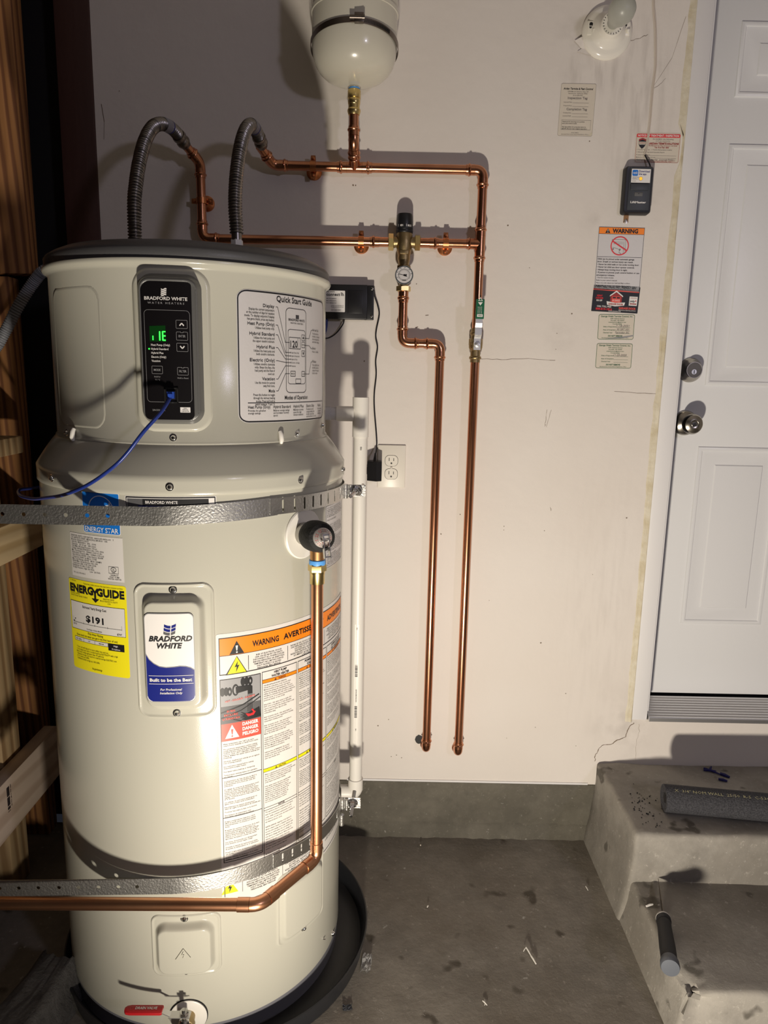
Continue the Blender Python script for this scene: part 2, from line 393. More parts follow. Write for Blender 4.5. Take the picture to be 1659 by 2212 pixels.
ribbon(M, wob([(.571,2.125),(.585,2.128),(.600,2.134),(.612,2.139)], .0015, 3), .0008)
ribbon(M, wob([(.700,2.18),(.675,2.09),(.637,2.028)], .001, 3), .0006); ribbon(M, wob([(.665,2.045),(.650,2.03),(.637,2.022)], .001, 3), .0006)
ribbon(M, wob([(.455,.975+.0),(.452,.985)], .001), .001)
ribbon(M, wob([(.24,1.372),(.30,1.371),(.37,1.375),(.44,1.372)], .0008), .0008)
ribbon(M, wob([(.60,1.296),(.66,1.293),(.71,1.292)], .0008), .0008)
ribbon(M, [(.100,1.478),(.108,1.479)], .0018); ribbon(M, [(.076,1.447),(.082,1.449)], .0016)
ribbon(M, [(-.705,1.96),(-.700,1.92),(-.703,1.88)], .0014); 
for k in range(2): ribbon(M, wob([(.4275+.010*k,1.245),(.424+.004*k,1.20)], .001), .0008)
for x, z in ((.440,1.40),(.44,1.44),(.425,1.205),(.235,1.51),(.075,1.555),(.30,1.70),(.36,1.60),(.21,.96),(.33,.92),(.475,1.49),(.66,.96),(.58,.8),(.49,1.9),(-.66,1.99),(-.64,1.72),(-.055,1.36),(.0,.34),(.03,.36),(.33,.93),(.13,.93),(.16,.905),(.44,.92),(.04,.245),(.055,.25),(.07,.242),(.45,.6),(.53,.45),(.37,.31),(.45,.345),(.30,.72),(.57,.29),(-.089,1.787),(-.083,1.787)):
    r = random.uniform(.0012, .0028); M.add([(x+r*cos(a*pi/3)*random.uniform(.6,1), -.0006, z+r*sin(a*pi/3)*random.uniform(.5,1)) for a in range(6)], [tuple(range(6))])
o = M.build('paint_chips', mat('crack_brown', (.20,.15,.11), .9), wall, smooth=0); o['kind'] = 'stuff'  # one dark brown for all the cracks, scuffs and nail holes
# smudges near the light: faint dirty strokes
M = MB(); M.box(-.0865, .612, -.0030, -.0002, .169, .1745, b=0); M.build('lower_edge', WALLTRIM, wall)
M = MB()  # flaps of dried plaster at the lamp hole
M.add([(.437,-.004,2.121),(.455,-.002,2.105),(.470,-.001,2.100),(.470,-.001,2.135),(.452,-.008,2.128)], [(0,1,2,3,4)]); M.add([(.445,-.003,2.098),(.50,-.003,2.085),(.47,-.001,2.115)], [(0,1,2)])
M.build('plaster_flap', WALL, wall, smooth=0)

M = MB(); M.box(-.722, .636, -.004, WT, .0, .1688)
# ragged little ledge along the foot of the curb
n = 60; vs = []; 
for i in range(n+1):
    x = -.72+1.34*i/n; d = .012+.006*random.random(); h = .026+.006*random.random()
    vs += [(x, -.004, h+.012), (x, -.004-d*.6, h), (x, -.004-d, 0)]
M.add(vs, [(3*i+k, 3*i+3+k, 3*i+4+k, 3*i+1+k) for i in range(n) for k in (0, 1)])
struct(M.build('trim_1', CURB, smooth=60))
M = MB()  # floor, gently subdivided
nx, ny = 40, 50; V = []
for j in range(ny+1):
    for i in range(nx+1):
        V.append((XL+(XR-XL)*i/nx, YF+(.02-YF)*j/ny, 0))
M.add(V, [(j*(nx+1)+i, j*(nx+1)+i+1, (j+1)*(nx+1)+i+1, (j+1)*(nx+1)+i) for j in range(ny) for i in range(nx)])
floor = struct(M.build('floor', FLOOR, smooth=0))
GYP = mat('bare_gypsum', (.42,.39,.36), .8)
M = MB(); M.box(XL-.05, XR, YF, .1, ZC, ZC+.05); struct(M.build('ceiling', GYP, smooth=0))
M = MB(); M.box(XR, XR+.05, YF, .1, 0, ZC); struct(M.build('wall_right', GYP, smooth=0))
M = MB(); M.box(XL, XR, YF-.05, YF, 0, ZC); struct(M.build('wall_front', mat('garage_door_side', (.25,.23,.22), .7), smooth=0))
wl = MB().box(XL-.04, XL, YF, .12, 0, ZC).build('wall_left', FELT, smooth=0); struct(wl)
M = MB(); M.box(XL, -.722, .06, WT+.02, 0, ZC); struct(M.build('wall_back_left', FELT, smooth=0))
def stud(name, mat_, x0, x1, y0, y1, z0, z1, label=None, b=.003):
    o = MB().box(x0, x1, y0, y1, z0, z1, b=b).build(name, mat_, wl)
    if label: o['label'] = label
    return o
stud('stud', STUD1, -1.055, -.884, -.052, .0, 1.553, ZC, 'orange grained stud')
stud('stud', STUD1, -1.055, -.943, -.040, .012, .0, 1.548, 'orange stud below the joint')
stud('stud', DKPOST, -.808, -.7225, -.004, .055, .0, ZC, 'dark red-brown corner post')
stud('stud', STUD2, -.957, -.920, -.285, -.20, .0, 1.16, 'pale stud behind the blocking')
stud('stud', STUD1, -1.057, -.965, -.50, -.46, .0, ZC); stud('stud', STUD1, -1.057, -.965, -.95, -.91, .0, ZC)
stud('blocking', BEAMW, -.918, -.880, -.62, -.085, .872, .962, 'pale knotty blocking behind the upper strap')
stud('blocking', BEAM2, -.918, -.880, -.75, -.075, .218, .3605, 'fresh pine board with a stamp')
stud('blocking', STUD2, -.975, -.880, -.60, -.152, 1.121, 1.162, 'flat block with end grain')
sb = Sheet(40, 10, .075, .02)
for x in range(0, 34): 
    if random.random() < .7: sb.rect(x, 0, x+.6, 6, INK)
sb.para(['KD HT 2-42 STUD'], 0, 9.6, 2, 3, INK, 30, res=1)
sb.build('grade_stamp', wl, lambda u, v, off: (-.880-off, -.34+v*.9, .335-u) if False else (-.880+off, -.352+v, .342-u))

# door: casing, caulked edge, slab with six raised panels, threshold
M = MB(); M.box(.722, .765, -.004, .108, .376, 2.48, b=.0015); M.box(1.655, 1.70, -.004, .108, .376, 2.48, b=.0015); M.box(.722, 1.70, -.004, .108, 2.44, 2.49, b=.0015)
casing = struct(M.build('trim_2', WALLTRIM))
M = MB(); M.box(.7655, .7705, .004, .012, .40, 2.44); casing2 = M.build('weather_strip', WALLTRIM, casing)
M = MB(); M.recalc = True
n = 70; V = []
for i in range(n+1):
    z = .3685+2.08*i/n; w0 = (.717 if 1.84 < z < 1.93 else .706)+random.uniform(-.002, .002); w1 = .7225; d = random.uniform(.0008, .0035)
    V += [(w0, -.0002, z), (w0+.004, -d, z), ((w0+w1)/2+random.uniform(-.001,.001), -d*.5, z), (w1-.003, -d-.003, z), (w1, -.004, z)]
M.add(V, [(5*i+k, 5*i+k+1, 5*i+k+6, 5*i+k+5) for i in range(n) for k in range(4)])
struct(M.build('trim_3', CAULK, smooth=60))
DY = .11; DX0, DX1, DZ0, DZ1 = .785, 1.64, .408, 2.44
M = MB(); M.box(DX0, DX1, DY, DY+.04, DZ0, DZ1, b=.002)
door = struct(M.build('door_1', DOORP)); 
M = MB(); M.box(.765, 1.66, DY+.03, DY+.05, .36, DZ1+.05); M.build('dark_gap', BLACK, door, smooth=0)
prof = [(0,0),(.002,.0035),(.007,.0050),(.011,.0042),(.013,.0018),(.017,.0008),(.050,.0035),(.053,.0062),(.0545,.0064)]
def dpanel(x0, x1, z0, z1, ins=1):
    M = MB(); V = []
    for d, h in prof:
        e = d if d < .02 else .017+(d-.017)*ins
        V += [(x0+e, DY-h, z0+e), (x1-e, DY-h, z0+e), (x1-e, DY-h, z1-e), (x0+e, DY-h, z1-e)]
    k = len(prof); M.add(V, [(4*i+j, 4*i+(j+1) % 4, 4*i+4+(j+1) % 4, 4*i+4+j) for i in range(k-1) for j in range(4)]+[(4*k-4, 4*k-3, 4*k-2, 4*k-1)])
    M.build('door_panel', DOORP, door, smooth=25)
for x0, x1 in ((.8815, 1.118), (1.30, 1.54)):
    dpanel(x0, x1, 2.0455, 2.222); dpanel(x0, x1, 1.316, 1.934); dpanel(x0, x1, .6275, 1.1475)
# deadbolt and knob (axis towards the garage)
M = MB(); M.lathe([(.0335,0),(.033,.004),(.029,.012),(.0235,.020),(.0225,.028),(.0215,.030),(.0195,.030),(.0190,.0285),(0,.0285)], (.8375, DY, 1.3565), (0,-1,0), 40)
db = M.build('deadbolt', NICKEL, door)
M = MB(); M.lathe([(.0190,.0),(.0190,.0288),(0,.0288)], (.8375, DY, 1.3565), (0,-1,0), 30, 2); M.lathe([(.0068,0),(.0068,.0295),(0,.0295)], (.8375, DY, 1.3515), (0,-1,0), 20); M.box(.8365,.8385, DY-.0300, DY-.0290, 1.3465, 1.3560, 1); M.build('keyhole', [PLATED, INK, mat('brushed_face', (.16,.15,.14), .5, .8)], db)
M = MB(); M.lathe([(.0345,0),(.034,.005),(.030,.010),(.0235,.013),(.014,.018),(.0125,.030),(.018,.036),(.0245,.041),(.0275,.047),(.0280,.052),(.0255,.058),(.0240,.0595),(.0235,.062),(.018,.0655),(.0125,.0668),(.0115,.065),(.0105,.0645),(0,.0645)], (.8375, DY, 1.212), (0,-1,0), 44)
kn = M.build('door_knob', NICKEL, door)
M = MB(); M.lathe([(.0065,.060),(.0065,.0662),(0,.0665)], (.8375, DY, 1.212), (0,-1,0), 20); M.box(.8367,.8383, DY-.0672, DY-.0660, 1.208, 1.216, 1); M.build('keyhole', [CHROME, INK], kn)
M = MB()  # aluminium sill with ribs
Y0, Y1, Z0, Z1 = -.014, .098, .387, .4035; pr = [(Y0, .3765), (Y0, Z0)]
for i in range(9):
    t = i/9; y = Y0+(Y1-Y0)*t; z = Z0+(Z1-Z0)*t; w = (Y1-Y0)/9
    pr += [(y, z), (y+w*.18, z+.0026), (y+w*.55, z+.0026), (y+w*.7, z)]
pr += [(Y1, Z1), (Y1, .3765)]
V = [(x, y, z) for x in (.768, 1.655) for y, z in pr]; k = len(pr)
M.add(V, [(i, i+1, k+i+1, k+i) for i in range(k-1)]+[tuple(range(k)), tuple(range(2*k-1, k-1, -1))])
struct(M.build('trim_4', ALU, smooth=30))

# ------------------------------------------------------------------ concrete steps
ST = thing('concrete_steps', 'rough grey concrete steps below the white door', 'steps', (1.2, -.33, 0))
def rough_block(name, x0, x1, y0, y1, z0, z1, flare, chip=None):
    bm = bmesh.new(); bmesh.ops.create_cube(bm, size=1)
    for v in bm.verts: v.co = Vector(((x0+x1)/2+v.co.x*(x1-x0), (y0+y1)/2+v.co.y*(y1-y0), (z0+z1)/2+v.co.z*(z1-z0)))
    bmesh.ops.bevel(bm, geom=[e for e in bm.edges if not all(v.co.z < z0+.001 for v in e.verts)], offset=.011, segments=3, affect='EDGES', profile=.5)
    for ax, a, b, st in ((0, x0, x1, .03), (1, y0, y1, .03), (2, z0, z1, .03)):
        c = a+st
        while c < b-.01:
            no = [0,0,0]; no[ax] = 1; co = [0,0,0]; co[ax] = c
            if ax != 0 or c < x0+1.2: bmesh.ops.bisect_plane(bm, geom=bm.verts[:]+bm.edges[:]+bm.faces[:], plane_co=co, plane_no=no)
            c += st
    from mathutils import noise as mn
    for v in bm.verts:
        p = v.co.copy(); n = mn.noise_vector(p*14)*.0028+mn.noise_vector(p*45)*.0011
        if v.co.z > z0+.001: v.co += n
        v.co.x -= flare*max(0, (z1-v.co.z)/(z1-z0))**2*max(0, 1-(v.co.x-x0)/.05)
        if chip:
            d = (p-Vector(chip)).length
            if d < .07: v.co += (Vector((x0+.09, y0+.09, z1-.07))-p)*.22*(1-d/.07)*random.uniform(.2, 1.5)
    M = MB(); M.bm(bm); return M.build(name, STEP, ST, smooth=50)
rough_block('landing', .632, 1.95, -.3355, -.001, 0, .2417, .024)
rough_block('lower_tread', .6305, 1.951, -.659, -.31, 0, .1125, .018, (.635, -.655, .105))

# ------------------------------------------------------------------ water heater
WH = thing('water_heater', 'tall cream heat-pump water heater with grey lid', 'water heater', (HX, HY, 0))
M = MB(); M.lathe([(.300,.046),(.3045,.050),(.305,.056),(.305,1.12)], (HX,HY,0), (0,0,1), 160)
body = M.build('jacket', CREAM, WH)
M = MB(); M.lathe([(.29,.004),(.302,.008),(.303,.040),(.3045,.0465),(.3035,.051)], (HX,HY,0), (0,0,1), 120); M.build('base_ring', mat('base_ring_grey', (.17,.17,.19), .4), WH)
# access panels standing proud: height field on the drum
def hpatch(parent, name, a0, a1, z0, z1, R, hf, nu, nv, m, z_is_plane=False):
    V = []
    for j in range(nv+1):
        z = z0+(z1-z0)*j/nv
        for i in range(nu+1):
            a = a0+(a1-a0)*i/nu; u = radians(a-(a0+a1)/2)*R; v = z-(z0+z1)/2
            V.append(hp(a, z, R+hf(u, v)))
    M = MB().add(V, [(j*(nu+1)+i, j*(nu+1)+i+1, (j+1)*(nu+1)+i+1, (j+1)*(nu+1)+i) for j in range(nv) for i in range(nu)])
    return M.build(name, m, parent, smooth=60)
def sd(u, v, hw, hh, r):
    x, y = abs(u)-hw+r, abs(v)-hh+r
    return sqrt(max(x,0)**2+max(y,0)**2)+min(max(x,y),0)-r
def ss(a, b, x): t = min(1, max(0, (x-a)/(b-a))); return t*t*(3-2*t)
R0 = .305
def access(a0, a1, z0, z1, inner, h, nu, nv, r=.022, ri=.014):
    W, H = radians(a1-a0)*R0/2, (z1-z0)/2; ia0, ia1, iz0, iz1 = inner; am = (a0+a1)/2; zm = (z0+z1)/2
    cu, cv = radians((ia0+ia1)/2-am)*R0, (iz0+iz1)/2-zm; iw, ih = radians(ia1-ia0)*R0/2, (iz1-iz0)/2
    def hf(u, v):
        d = sd(u, v, W-.001, H-.001, r); e = sd(u-cu, v-cv, iw, ih, ri)
        f = -.0015+.0045*ss(.0005, -.0025, d) - .0017*ss(-.004, -.0075, d)
        return f + h*ss(.011, -.001, e)
    ac = hpatch(WH, 'access_panel', a0, a1, z0, z1, R0, hf, nu, nv, CREAM2); return ac
ac1 = access(-7.9, 18.9, .7065, .9625, (-2.9, 13.6, .738, .930), .017, 90, 150)
screw(ac1, hp(5.5, .9497, .3065), hp(5.5,0,1)-hp(5.5,0,0)); screw(ac1, hp(5.4, .7185, .3065), hp(5.4,0,1)-hp(5.4,0,0))
ac2 = access(-7.1, 18.5, .1665, .3045, (-3.2, 14.0, .186, .279), .015, 90, 90, .018, .014)
screw(ac2, hp(5.4, .2955, .3065), hp(5.4,0,1)-hp(5.4,0,0)); screw(ac2, hp(5.5, .1780, .3065), hp(5.5,0,1)-hp(5.5,0,0))
ac3 = access(39.2, 66.2, .1655, .335, (42.5, 62.5, .186, .300), .008, 70, 80, .018, .014)
screw(ac3, hp(52.7, .1765, .3065), hp(52.7,0,1)-hp(52.7,0,0))
s = Sheet(10, 10, .03, .026)
s.line([(0,9),(5,0),(9.5,8)], .45, CREAM, 1).line([(5,2.4),(4,5.3),(5.4,5),(4.6,8)], .4, CREAM, 1); s.build('embossed_mark', ac2, hmap(2.6, .243, R0+.0178), step=.008, lo=.0006)
screw(WH, hp(77, .062, .3055), hp(77,0,1)-hp(77,0,0), .005)
screw(WH, hp(66.5, .0950, .3055), hp(66.5,0,1)-hp(66.5,0,0), .002)
# shroud: vertical skirt, curved shoulder, upper drum, rolled lip, lid
def cone_r(z): return .268+(.3085-.268)*min(1, max(0, (1.2005-z)/.056))**.85
pf = [(.3075,1.1155),(.3085,1.1165),(.3085,1.1235),(.3082,1.138)]+[(cone_r(z), z) for z in [1.1445+.0056*i for i in range(11)]]
M = MB(); M.lathe([(r, z) for r, z in pf], (HX,HY,0), (0,0,1), 160); sh = M.build('shoulder_shroud', CREAM2, WH, smooth=50)
M = MB(); M.lathe([(.2695,1.1965),(.2705,1.1985),(.2698,1.2015),(.2672,1.2045),(.267,1.490),(.2705,1.4955),(.2755,1.4985),(.2775,1.5025),(.2765,1.506),(.272,1.507)], (HX,HY,0), (0,0,1), 160)
drum = M.build('upper_drum', CREAM, WH, smooth=50)
M = MB(); M.lathe([(.268,1.503),(.2725,1.507),(.2735,1.522),(.270,1.527),(.259,1.534),(.245,1.5405),(.20,1.5485),(.12,1.5525),(.0001,1.554)], (HX,HY,0), (0,0,1), 140)
M.build('lid', LIDM, WH, smooth=50)
for a in (5.7, 50.9, -41.0, 85.5): screw(WH, hp(a, 1.131, .3085), hp(a,0,1)-hp(a,0,0), .0052)
for a, z in ((5.9,1.206+.005), (57.9,1.2115), (-45.5,1.209), (83, 1.222)): screw(WH, hp(a, z, .2672), hp(a,0,1)-hp(a,0,0), .0048)
for a in (-38.0, 47.8):
    M = MB(); q = hp(a, 1.203, .2700); d = hp(a,0,1)-hp(a,0,0); M.tube([q+Vector((0,0,.016)), q+Vector((0,0,.010))+d*.003, q+d*.0045, q-Vector((0,0,.006))+d*.003], [.0035,.0045,.0045,.003], 10)
    M.build('clip_tab', PVC, WH)
# embossed outline on the drum's left
def emb(u, v):
    d = abs(sd(u, v, radians(31)*.267/2, .119, .025)); return -.0006+.0012*ss(.004, .001, d)
hpatch(WH, 'embossed_panel', -53, -20, 1.215, 1.470, .267, lambda u, v: emb(u, v), 60, 90, CREAM)
# control panel
def ctl_pad(u, v):
    d = sd(u, v, .0580, .140, .030); return -.0012+.012*ss(.006, -.004, d)
hpatch(WH, 'panel_surround', -7.6, 21.0, 1.2185, 1.4945, .267, lambda u, v: -.001+.0045*ss(.005,-.003, sd(u, v+.0, .0620, .1330, .030)), 70, 150, CREAM)
def bez(u, v):
    d = sd(u, v, .0555, .1275, .028); e = sd(u-.0005, v+.0035, .0410, .1130, .016)
    h = -.002+.0255*ss(.001, -.0155, d); h -= .0030*ss(.0012, -.0006, e); return h
bz = hpatch(WH, 'control_bezel', -5.9, 18.6, 1.2275, 1.4890, .267, bez, 90, 190, BEZ)
# glass, print, display (flat print on a black overlay)
GR = .2885; GA, GZ = -2.35, 1.4690; GW, GH = .0820, .2260   # overlay
G = Sheet(120, 310, GW, GH)
G.rect(0, 0, 120, 310, GLASS, 13, 0)
# wavy flag emblem
for k in range(4):
    y = 17+4.1*k; top = [(50+i*1.6, y+1.6*sin(i/8*2*pi*.9)+i*.12) for i in range(9)]; x0 = -k*.35
    G.poly([(a+x0, b) for a, b in top]+[(a+x0, b+3.0) for a, b in reversed(top)], WINK, 2)
G.text('BRADFORD WHITE', 60, 42.5, 7.2, WINK, w=101, al='C', bold=.02); G.text('W A T E R   H E A T E R S', 60, 51, 4.2, GREY1, w=86, al='C', res=1)
G.frame(7, 64, 115, 270, .7, GREY1, 9, 1)
G.poly([(19,100),(57,98),(57,134),(19,134)], LEDD, 1)
sg = [((26,122),(26,129))]
G.rect(25.5, 121, 28, 131, LEDG, .8, 2); G.rect(41.5, 111, 44.8, 131.5, LEDG, .9, 2)
G.rect(48.5, 111, 51.8, 131.5, LEDG, .9, 2); G.rect(50, 110.3, 57, 113, LEDG, 0, 2); G.rect(50, 119.5, 57, 122.5, LEDG, 0, 2); G.rect(50, 129, 57, 132, LEDG, 0, 2)
for i, t in enumerate(('Heat Pump (Only)', 'Hybrid Standard', 'Hybrid Plus', 'Electric (Only)', 'Vacation')): G.text(t, 21.5, 143.5+8.9*i, 4.7, WINK, w=(45, 41, 29, 35, 21)[i])
G.circ(16.5, 150.3, 1.8, LEDG, 2)
for x0, y0, x1, y1, t in ((82,85,109,104,'^'), (82,111,109,130,'ENTER'), (82,136,109,155,'v'), (21,188,47,206,'MODE'), (82,190,108,208,'FILTER')):
    G.frame(x0, y0, x1, y1, .7, GREY1, 2, 1)
    cx, cy = (x0+x1)/2, (y0+y1)/2
    if t == '^': G.line([(cx-5, cy+3), (cx, cy-2.6), (cx+5, cy+3)], 2.6, WINK)
    elif t == 'v': G.line([(cx-5, cy-3), (cx, cy+2.6), (cx+5, cy-3)], 2.6, WINK)
    else: G.text(t, cx, cy+2.5, 5, GREY1, w=(16 if len(t) < 6 else 17), al='C')
    if t in ('ENTER', 'FILTER'): G.rect(cx-3, y0-.4, cx+3, y0+2.2, GREY1, 0, 2); G.rect(cx-2.2, y0-.6, cx+2.2, y0+1.5, GLASS, 0, 3)
G.text('Hold for', 34, 214, 3.4, GREY1, w=15, al='C', res=1); G.text('\u00b0F / \u00b0C', 34, 221, 3.6, GREY1, w=12, al='C', res=1); G.text('Hold to Reset', 95, 216, 3.4, GREY1, w=26, al='C', res=1)
G.text('238-53366-00A', 19, 290, 4, GREY1, w=31, res=1)
G.rect(86, 281, 110, 293, WINK, 0, 2); G.para(['90021', 'P4741YLZ', 'FLA60290-A0'], 98, 284.6, 2.2, 3.4, INK, 18, al='C', layer=4)
G.build('control_panel', bz, hmap(GA, GZ, GR), label='black control panel with green digits', step=.008)
# communication jack and blue plug
jc = hp(6.6, 1.2835, GR+.001); jd = (hp(6.6,0,1)-hp(6.6,0,0)); jr = Vector((cos(radians(6.6)), sin(radians(6.6)), 0)); jz = Vector((0,0,1))
M = MB()
def jbox(a, b, c, d, e0, e1, m=0):
    vs = [jc+jr*x+jz*z+jd*y for x in (a, b) for z in (c, d) for y in (e0, e1)]
    M.add(vs, [(0,1,3,2),(4,6,7,5),(0,4,5,1),(2,3,7,6),(0,2,6,4),(1,5,7,3)], m)
jbox(-.0115,.0115,.0105,.013,0,.002); jbox(-.0115,.0115,-.013,-.0105,0,.002); jbox(-.0115,-.009,-.013,.013,0,.002); jbox(.009,.0115,-.013,.013,0,.002); jbox(-.0065,.0065,-.006,.008,0,.0012, 1)
M.build('jack', [mat('glossy_black', (.02,.02,.02), .15), INK], bz)
CB = thing('network_cable', 'blue network cable plugged into the control panel of the heater', 'cable', tuple(jc))
pts = spline([jc+jd*.010+Vector((.001,0,-.001)), (-.3640,-.722,1.2580), (-.3880,-.742,1.2260), (-.4160,-.744,1.1905), (-.4430,-.741,1.1655), (-.4900,-.722,1.1355), (-.5480,-.682,1.1110), (-.6050,-.635,1.0960), (-.650,-.590,1.0860), (-.700,-.535,1.082), (-.74,-.46,1.08), (-.76,-.38,1.07), (-.77,-.28,1.06)], 7)
MB().tube(pts, .0031, 12).build('jacket', BLUEC, CB)
M = MB(); jbox(-.0052,.0062,-.0045,.0065,.0015,.013); jbox(-.003,.004,-.003,.003,.012,.018); M.build('plug', mat('blue_plug', (.03,.08,.42), .2), CB)

# quick start guide
Q = Sheet(200, 230, radians(83.5-30)*.267, .2300); k = 53.5
def qa(a): return (a-30)/53.5*200
Q.rect(0, 0, 200, 230, PAPERG, 16, 0); Q.frame(1, 1, 199, 229, 2.6, INK, 15, 1, 1.9)
Q.text('Quick Start Guide', qa(57.7), 16, 10, INK, w=qa(68.6)-qa(46.9), al='C')
blocks = [('Display', 27, ['Display the current temperature','or the number of days for vacation','mode. To display setpoint if display','has gone blank, press any button.']),
 ('Heat Pump (Only)', 58.5, ['Utilizes heat pump only.']), ('Hybrid Standard', 75.5, ['Utilizes the heat pump and','the upper electric element.']),
 ('Hybrid Plus', 98, ['Utilizes the heat pump and','both electric elements.']), ('Electric (Only)', 121, ['Utilizes electric elements','only. Stops the fans, the','heat pump and the flow of','cool air.']),
 ('Vacation', 153.5, ['Use this mode for periods','away from home.']), ('Mode', 177-2, ['Press this button to toggle','through the various heating','modes. Press and hold to','switch between \u00b0F and \u00b0C.'])]
XR_ = qa(45.8)
for t, y, ls in blocks:
    Q.text(t, XR_, y+1, 5.4, INK, w=len(t)*2.72, al='R', bold=.01)
    for i, l in enumerate(ls): Q.text(l, XR_, y+7.3+5.6*i, 3.9, INK, w=len(l)*1.33, al='R', res=1)
    sx = XR_+2.5
    ty = {'Display': 86, 'Heat Pump (Only)': 104, 'Hybrid Standard': 110, 'Hybrid Plus': 116, 'Electric (Only)': 122, 'Vacation': 128, 'Mode': 142}[t]
    Q.line([(sx, y-1.5), (sx+3.5, y-1.5), (qa(51.2), ty), (qa(53.6), ty)], .7, INK)
Q.frame(qa(51.5), 24.5, qa(64.2), 177, .9, INK, 8, 2); Q.frame(qa(52.6), 62, qa(63.6), 161, .7, INK, 5, 2)
for kk in range(3):
    Q.rect(qa(57.2), 36+2.3*kk, qa(59.2), 37.6+2.3*kk, INK, 0, 2)
Q.text('BRADFORD WHITE', qa(58), 47, 3.8, INK, w=qa(63)-qa(53), al='C', bold=.02); Q.text('WATER HEATERS', qa(58), 52, 2.2, INK, w=qa(62)-qa(54), al='C', res=1)
Q.frame(qa(53.3), 76, qa(60.2), 97, .8, INK, 0, 2); Q.text('120', qa(54.0), 94.5, 12, INK, w=qa(58.2)-qa(54.0)); Q.line([(qa(58.5), 76), (qa(58.5), 97)], .6, INK)
for y, t in ((70,'^'), (83,'o'), (99,'v')): 
    Q.frame(qa(60.9), y, qa(63.2), y+11, .7, INK, 1, 2); yc = y+5.5; xc = qa(62.05)
    if t == '^': Q.poly([(xc-2, yc+2), (xc, yc-3), (xc+2, yc+2)], INK, 3)
    elif t == 'v': Q.poly([(xc-2, yc-2), (xc, yc+3), (xc+2, yc-2)], INK, 3)
    else: Q.text('ENTER', xc, yc+1, 2, INK, w=6.5, al='C', res=1)
for i, t in enumerate(('Heat Pump Only','Hybrid Standard','Hybrid Plus','Electric (Only)','Vacation')):
    Q.circ(qa(53.9), 104+6*i, 1.0, INK, 3, 8); Q.text(t, qa(54.4), 105.2+6*i, 2.4, INK, w=len(t)*1.25, res=1)
Q.frame(qa(54), 137, qa(57), 147, .8, INK, 1, 2); Q.text('MODE', qa(55.5), 143.4, 2.6, INK, w=8, al='C'); Q.frame(qa(60.9), 137, qa(63.2), 147, .8, INK, 1, 2); Q.text('FILTER', qa(62.05), 143.4, 2, INK, w=6, al='C', res=1)
Q.frame(qa(57), 153-12+12, qa(60.5), 158, .8, INK, 0, 2) if False else Q.frame(qa(57), 143+8, qa(60.5), 160, .8, INK, 0, 2)
for y, t, ls, ty in ((50, 'Arrow Pad', ['Use the arrows to','increase or decrease','the set temperature','and other settings.'], 76), (84, 'Enter', ['Press to confirm.'], 89), (109, 'Filter', ['The red light shows','the filter must be','cleaned. Press and','hold to reset.'], 142)):
    y += 10; Q.text(t, qa(69.3), y+1, 4, INK, w=len(t)*2.5, res=1)
    for i, l in enumerate(ls): Q.text(l, qa(69.3), y+7+5.2*i, 3.2, INK, w=len(l)*1.4, res=1)
    Q.line([(qa(63.2), ty), (qa(66.5), ty), (qa(68.3), y), (qa(69.1), y)], .7, INK)
Q.text('Modes of Operation', qa(58), 190-1, 7, INK, w=qa(65.4)-qa(50.9), al='C'); Q.line([(qa(33.9), 194.5), (qa(81.8), 194.5)], 1.2, INK)
for a, t, ls in ((33.9,'Heat Pump (Only)',['Provides the greatest','energy savings.']), (45,'Hybrid Standard',['Balances energy savings','and hot water recovery','speed.']), (55.6,'Hybrid Plus',['Maximizes recovery','speed for high','demand situations.']), (64.4,'Electric Only',['Provides the best','energy savings plus','the fan, heat pump','and the flow of cool air.']), (74.9,'Vacation',['Reduces energy','consumption','while away.'])):
    Q.text(t, qa(a), 204.5, 5, INK, w=len(t)*(2.25 if a < 60 else 1.9), bold=.01); 
    for i, l in enumerate(ls): Q.text(l, qa(a), 210+4.6*i, 3.2, INK, w=len(l)*1.35, res=1)
Q.build('quick_start_guide', WH, hmap(30, 1.4655, .267), label='silver white quick start guide with black outline', step=.009)

# blue efficiency label (the strap crosses it)
def deg(a0, a1): return radians(a1-a0)*R0
s = Sheet(80, 78, deg(-25.7, -11.1), .0733)
s.rect(0, 0, 80, 78, WINK, 3, 0); s.rect(1, 1, 79, 77, BLUE, 3, 1); s.cring(41, 33, 27, 1.6, WINK, 2)
s.poly([(60,17),(62,23),(68,23),(63,27),(65,33),(60,29),(55,33),(57,27),(52,23),(58,23)], WINK, 2)
s.text('ENERGY STAR', 40, 75.0, 9.2, WINK, w=72, al='C'); s.build('efficiency_label', WH, hmap(-25.7, 1.1165, R0), step=.01)
s = Sheet(120, 22, deg(-9.0, 20.0), .030)
s.rect(0, 0, 120, 22, WINK, 1, 0); s.rect(.8, .8, 119, 22, INK, 1, 1); s.rect(2.2, 2.5, 117.5, 22, WINK, 0, 2); s.rect(3, 3.4, 24, 22, GREY2, 0, 3); s.rect(24, 3.4, 110, 22, INK, 0, 3)
s.text('BRADFORD WHITE', 28, 9.2, 3.6, WINK, w=42, layer=5)
s.poly([(18,12),(70,12),(70,22),(16,22)], NAVY, 4); s.poly([(70,12),(104,12),(104,22),(70,22)], RED, 4); s.text('AERO', 24, 24, 11, WINK, w=44, bold=.03, layer=5); s.build('nameplate', WH, hmap(-9.0, 1.1140, R0), step=.01)
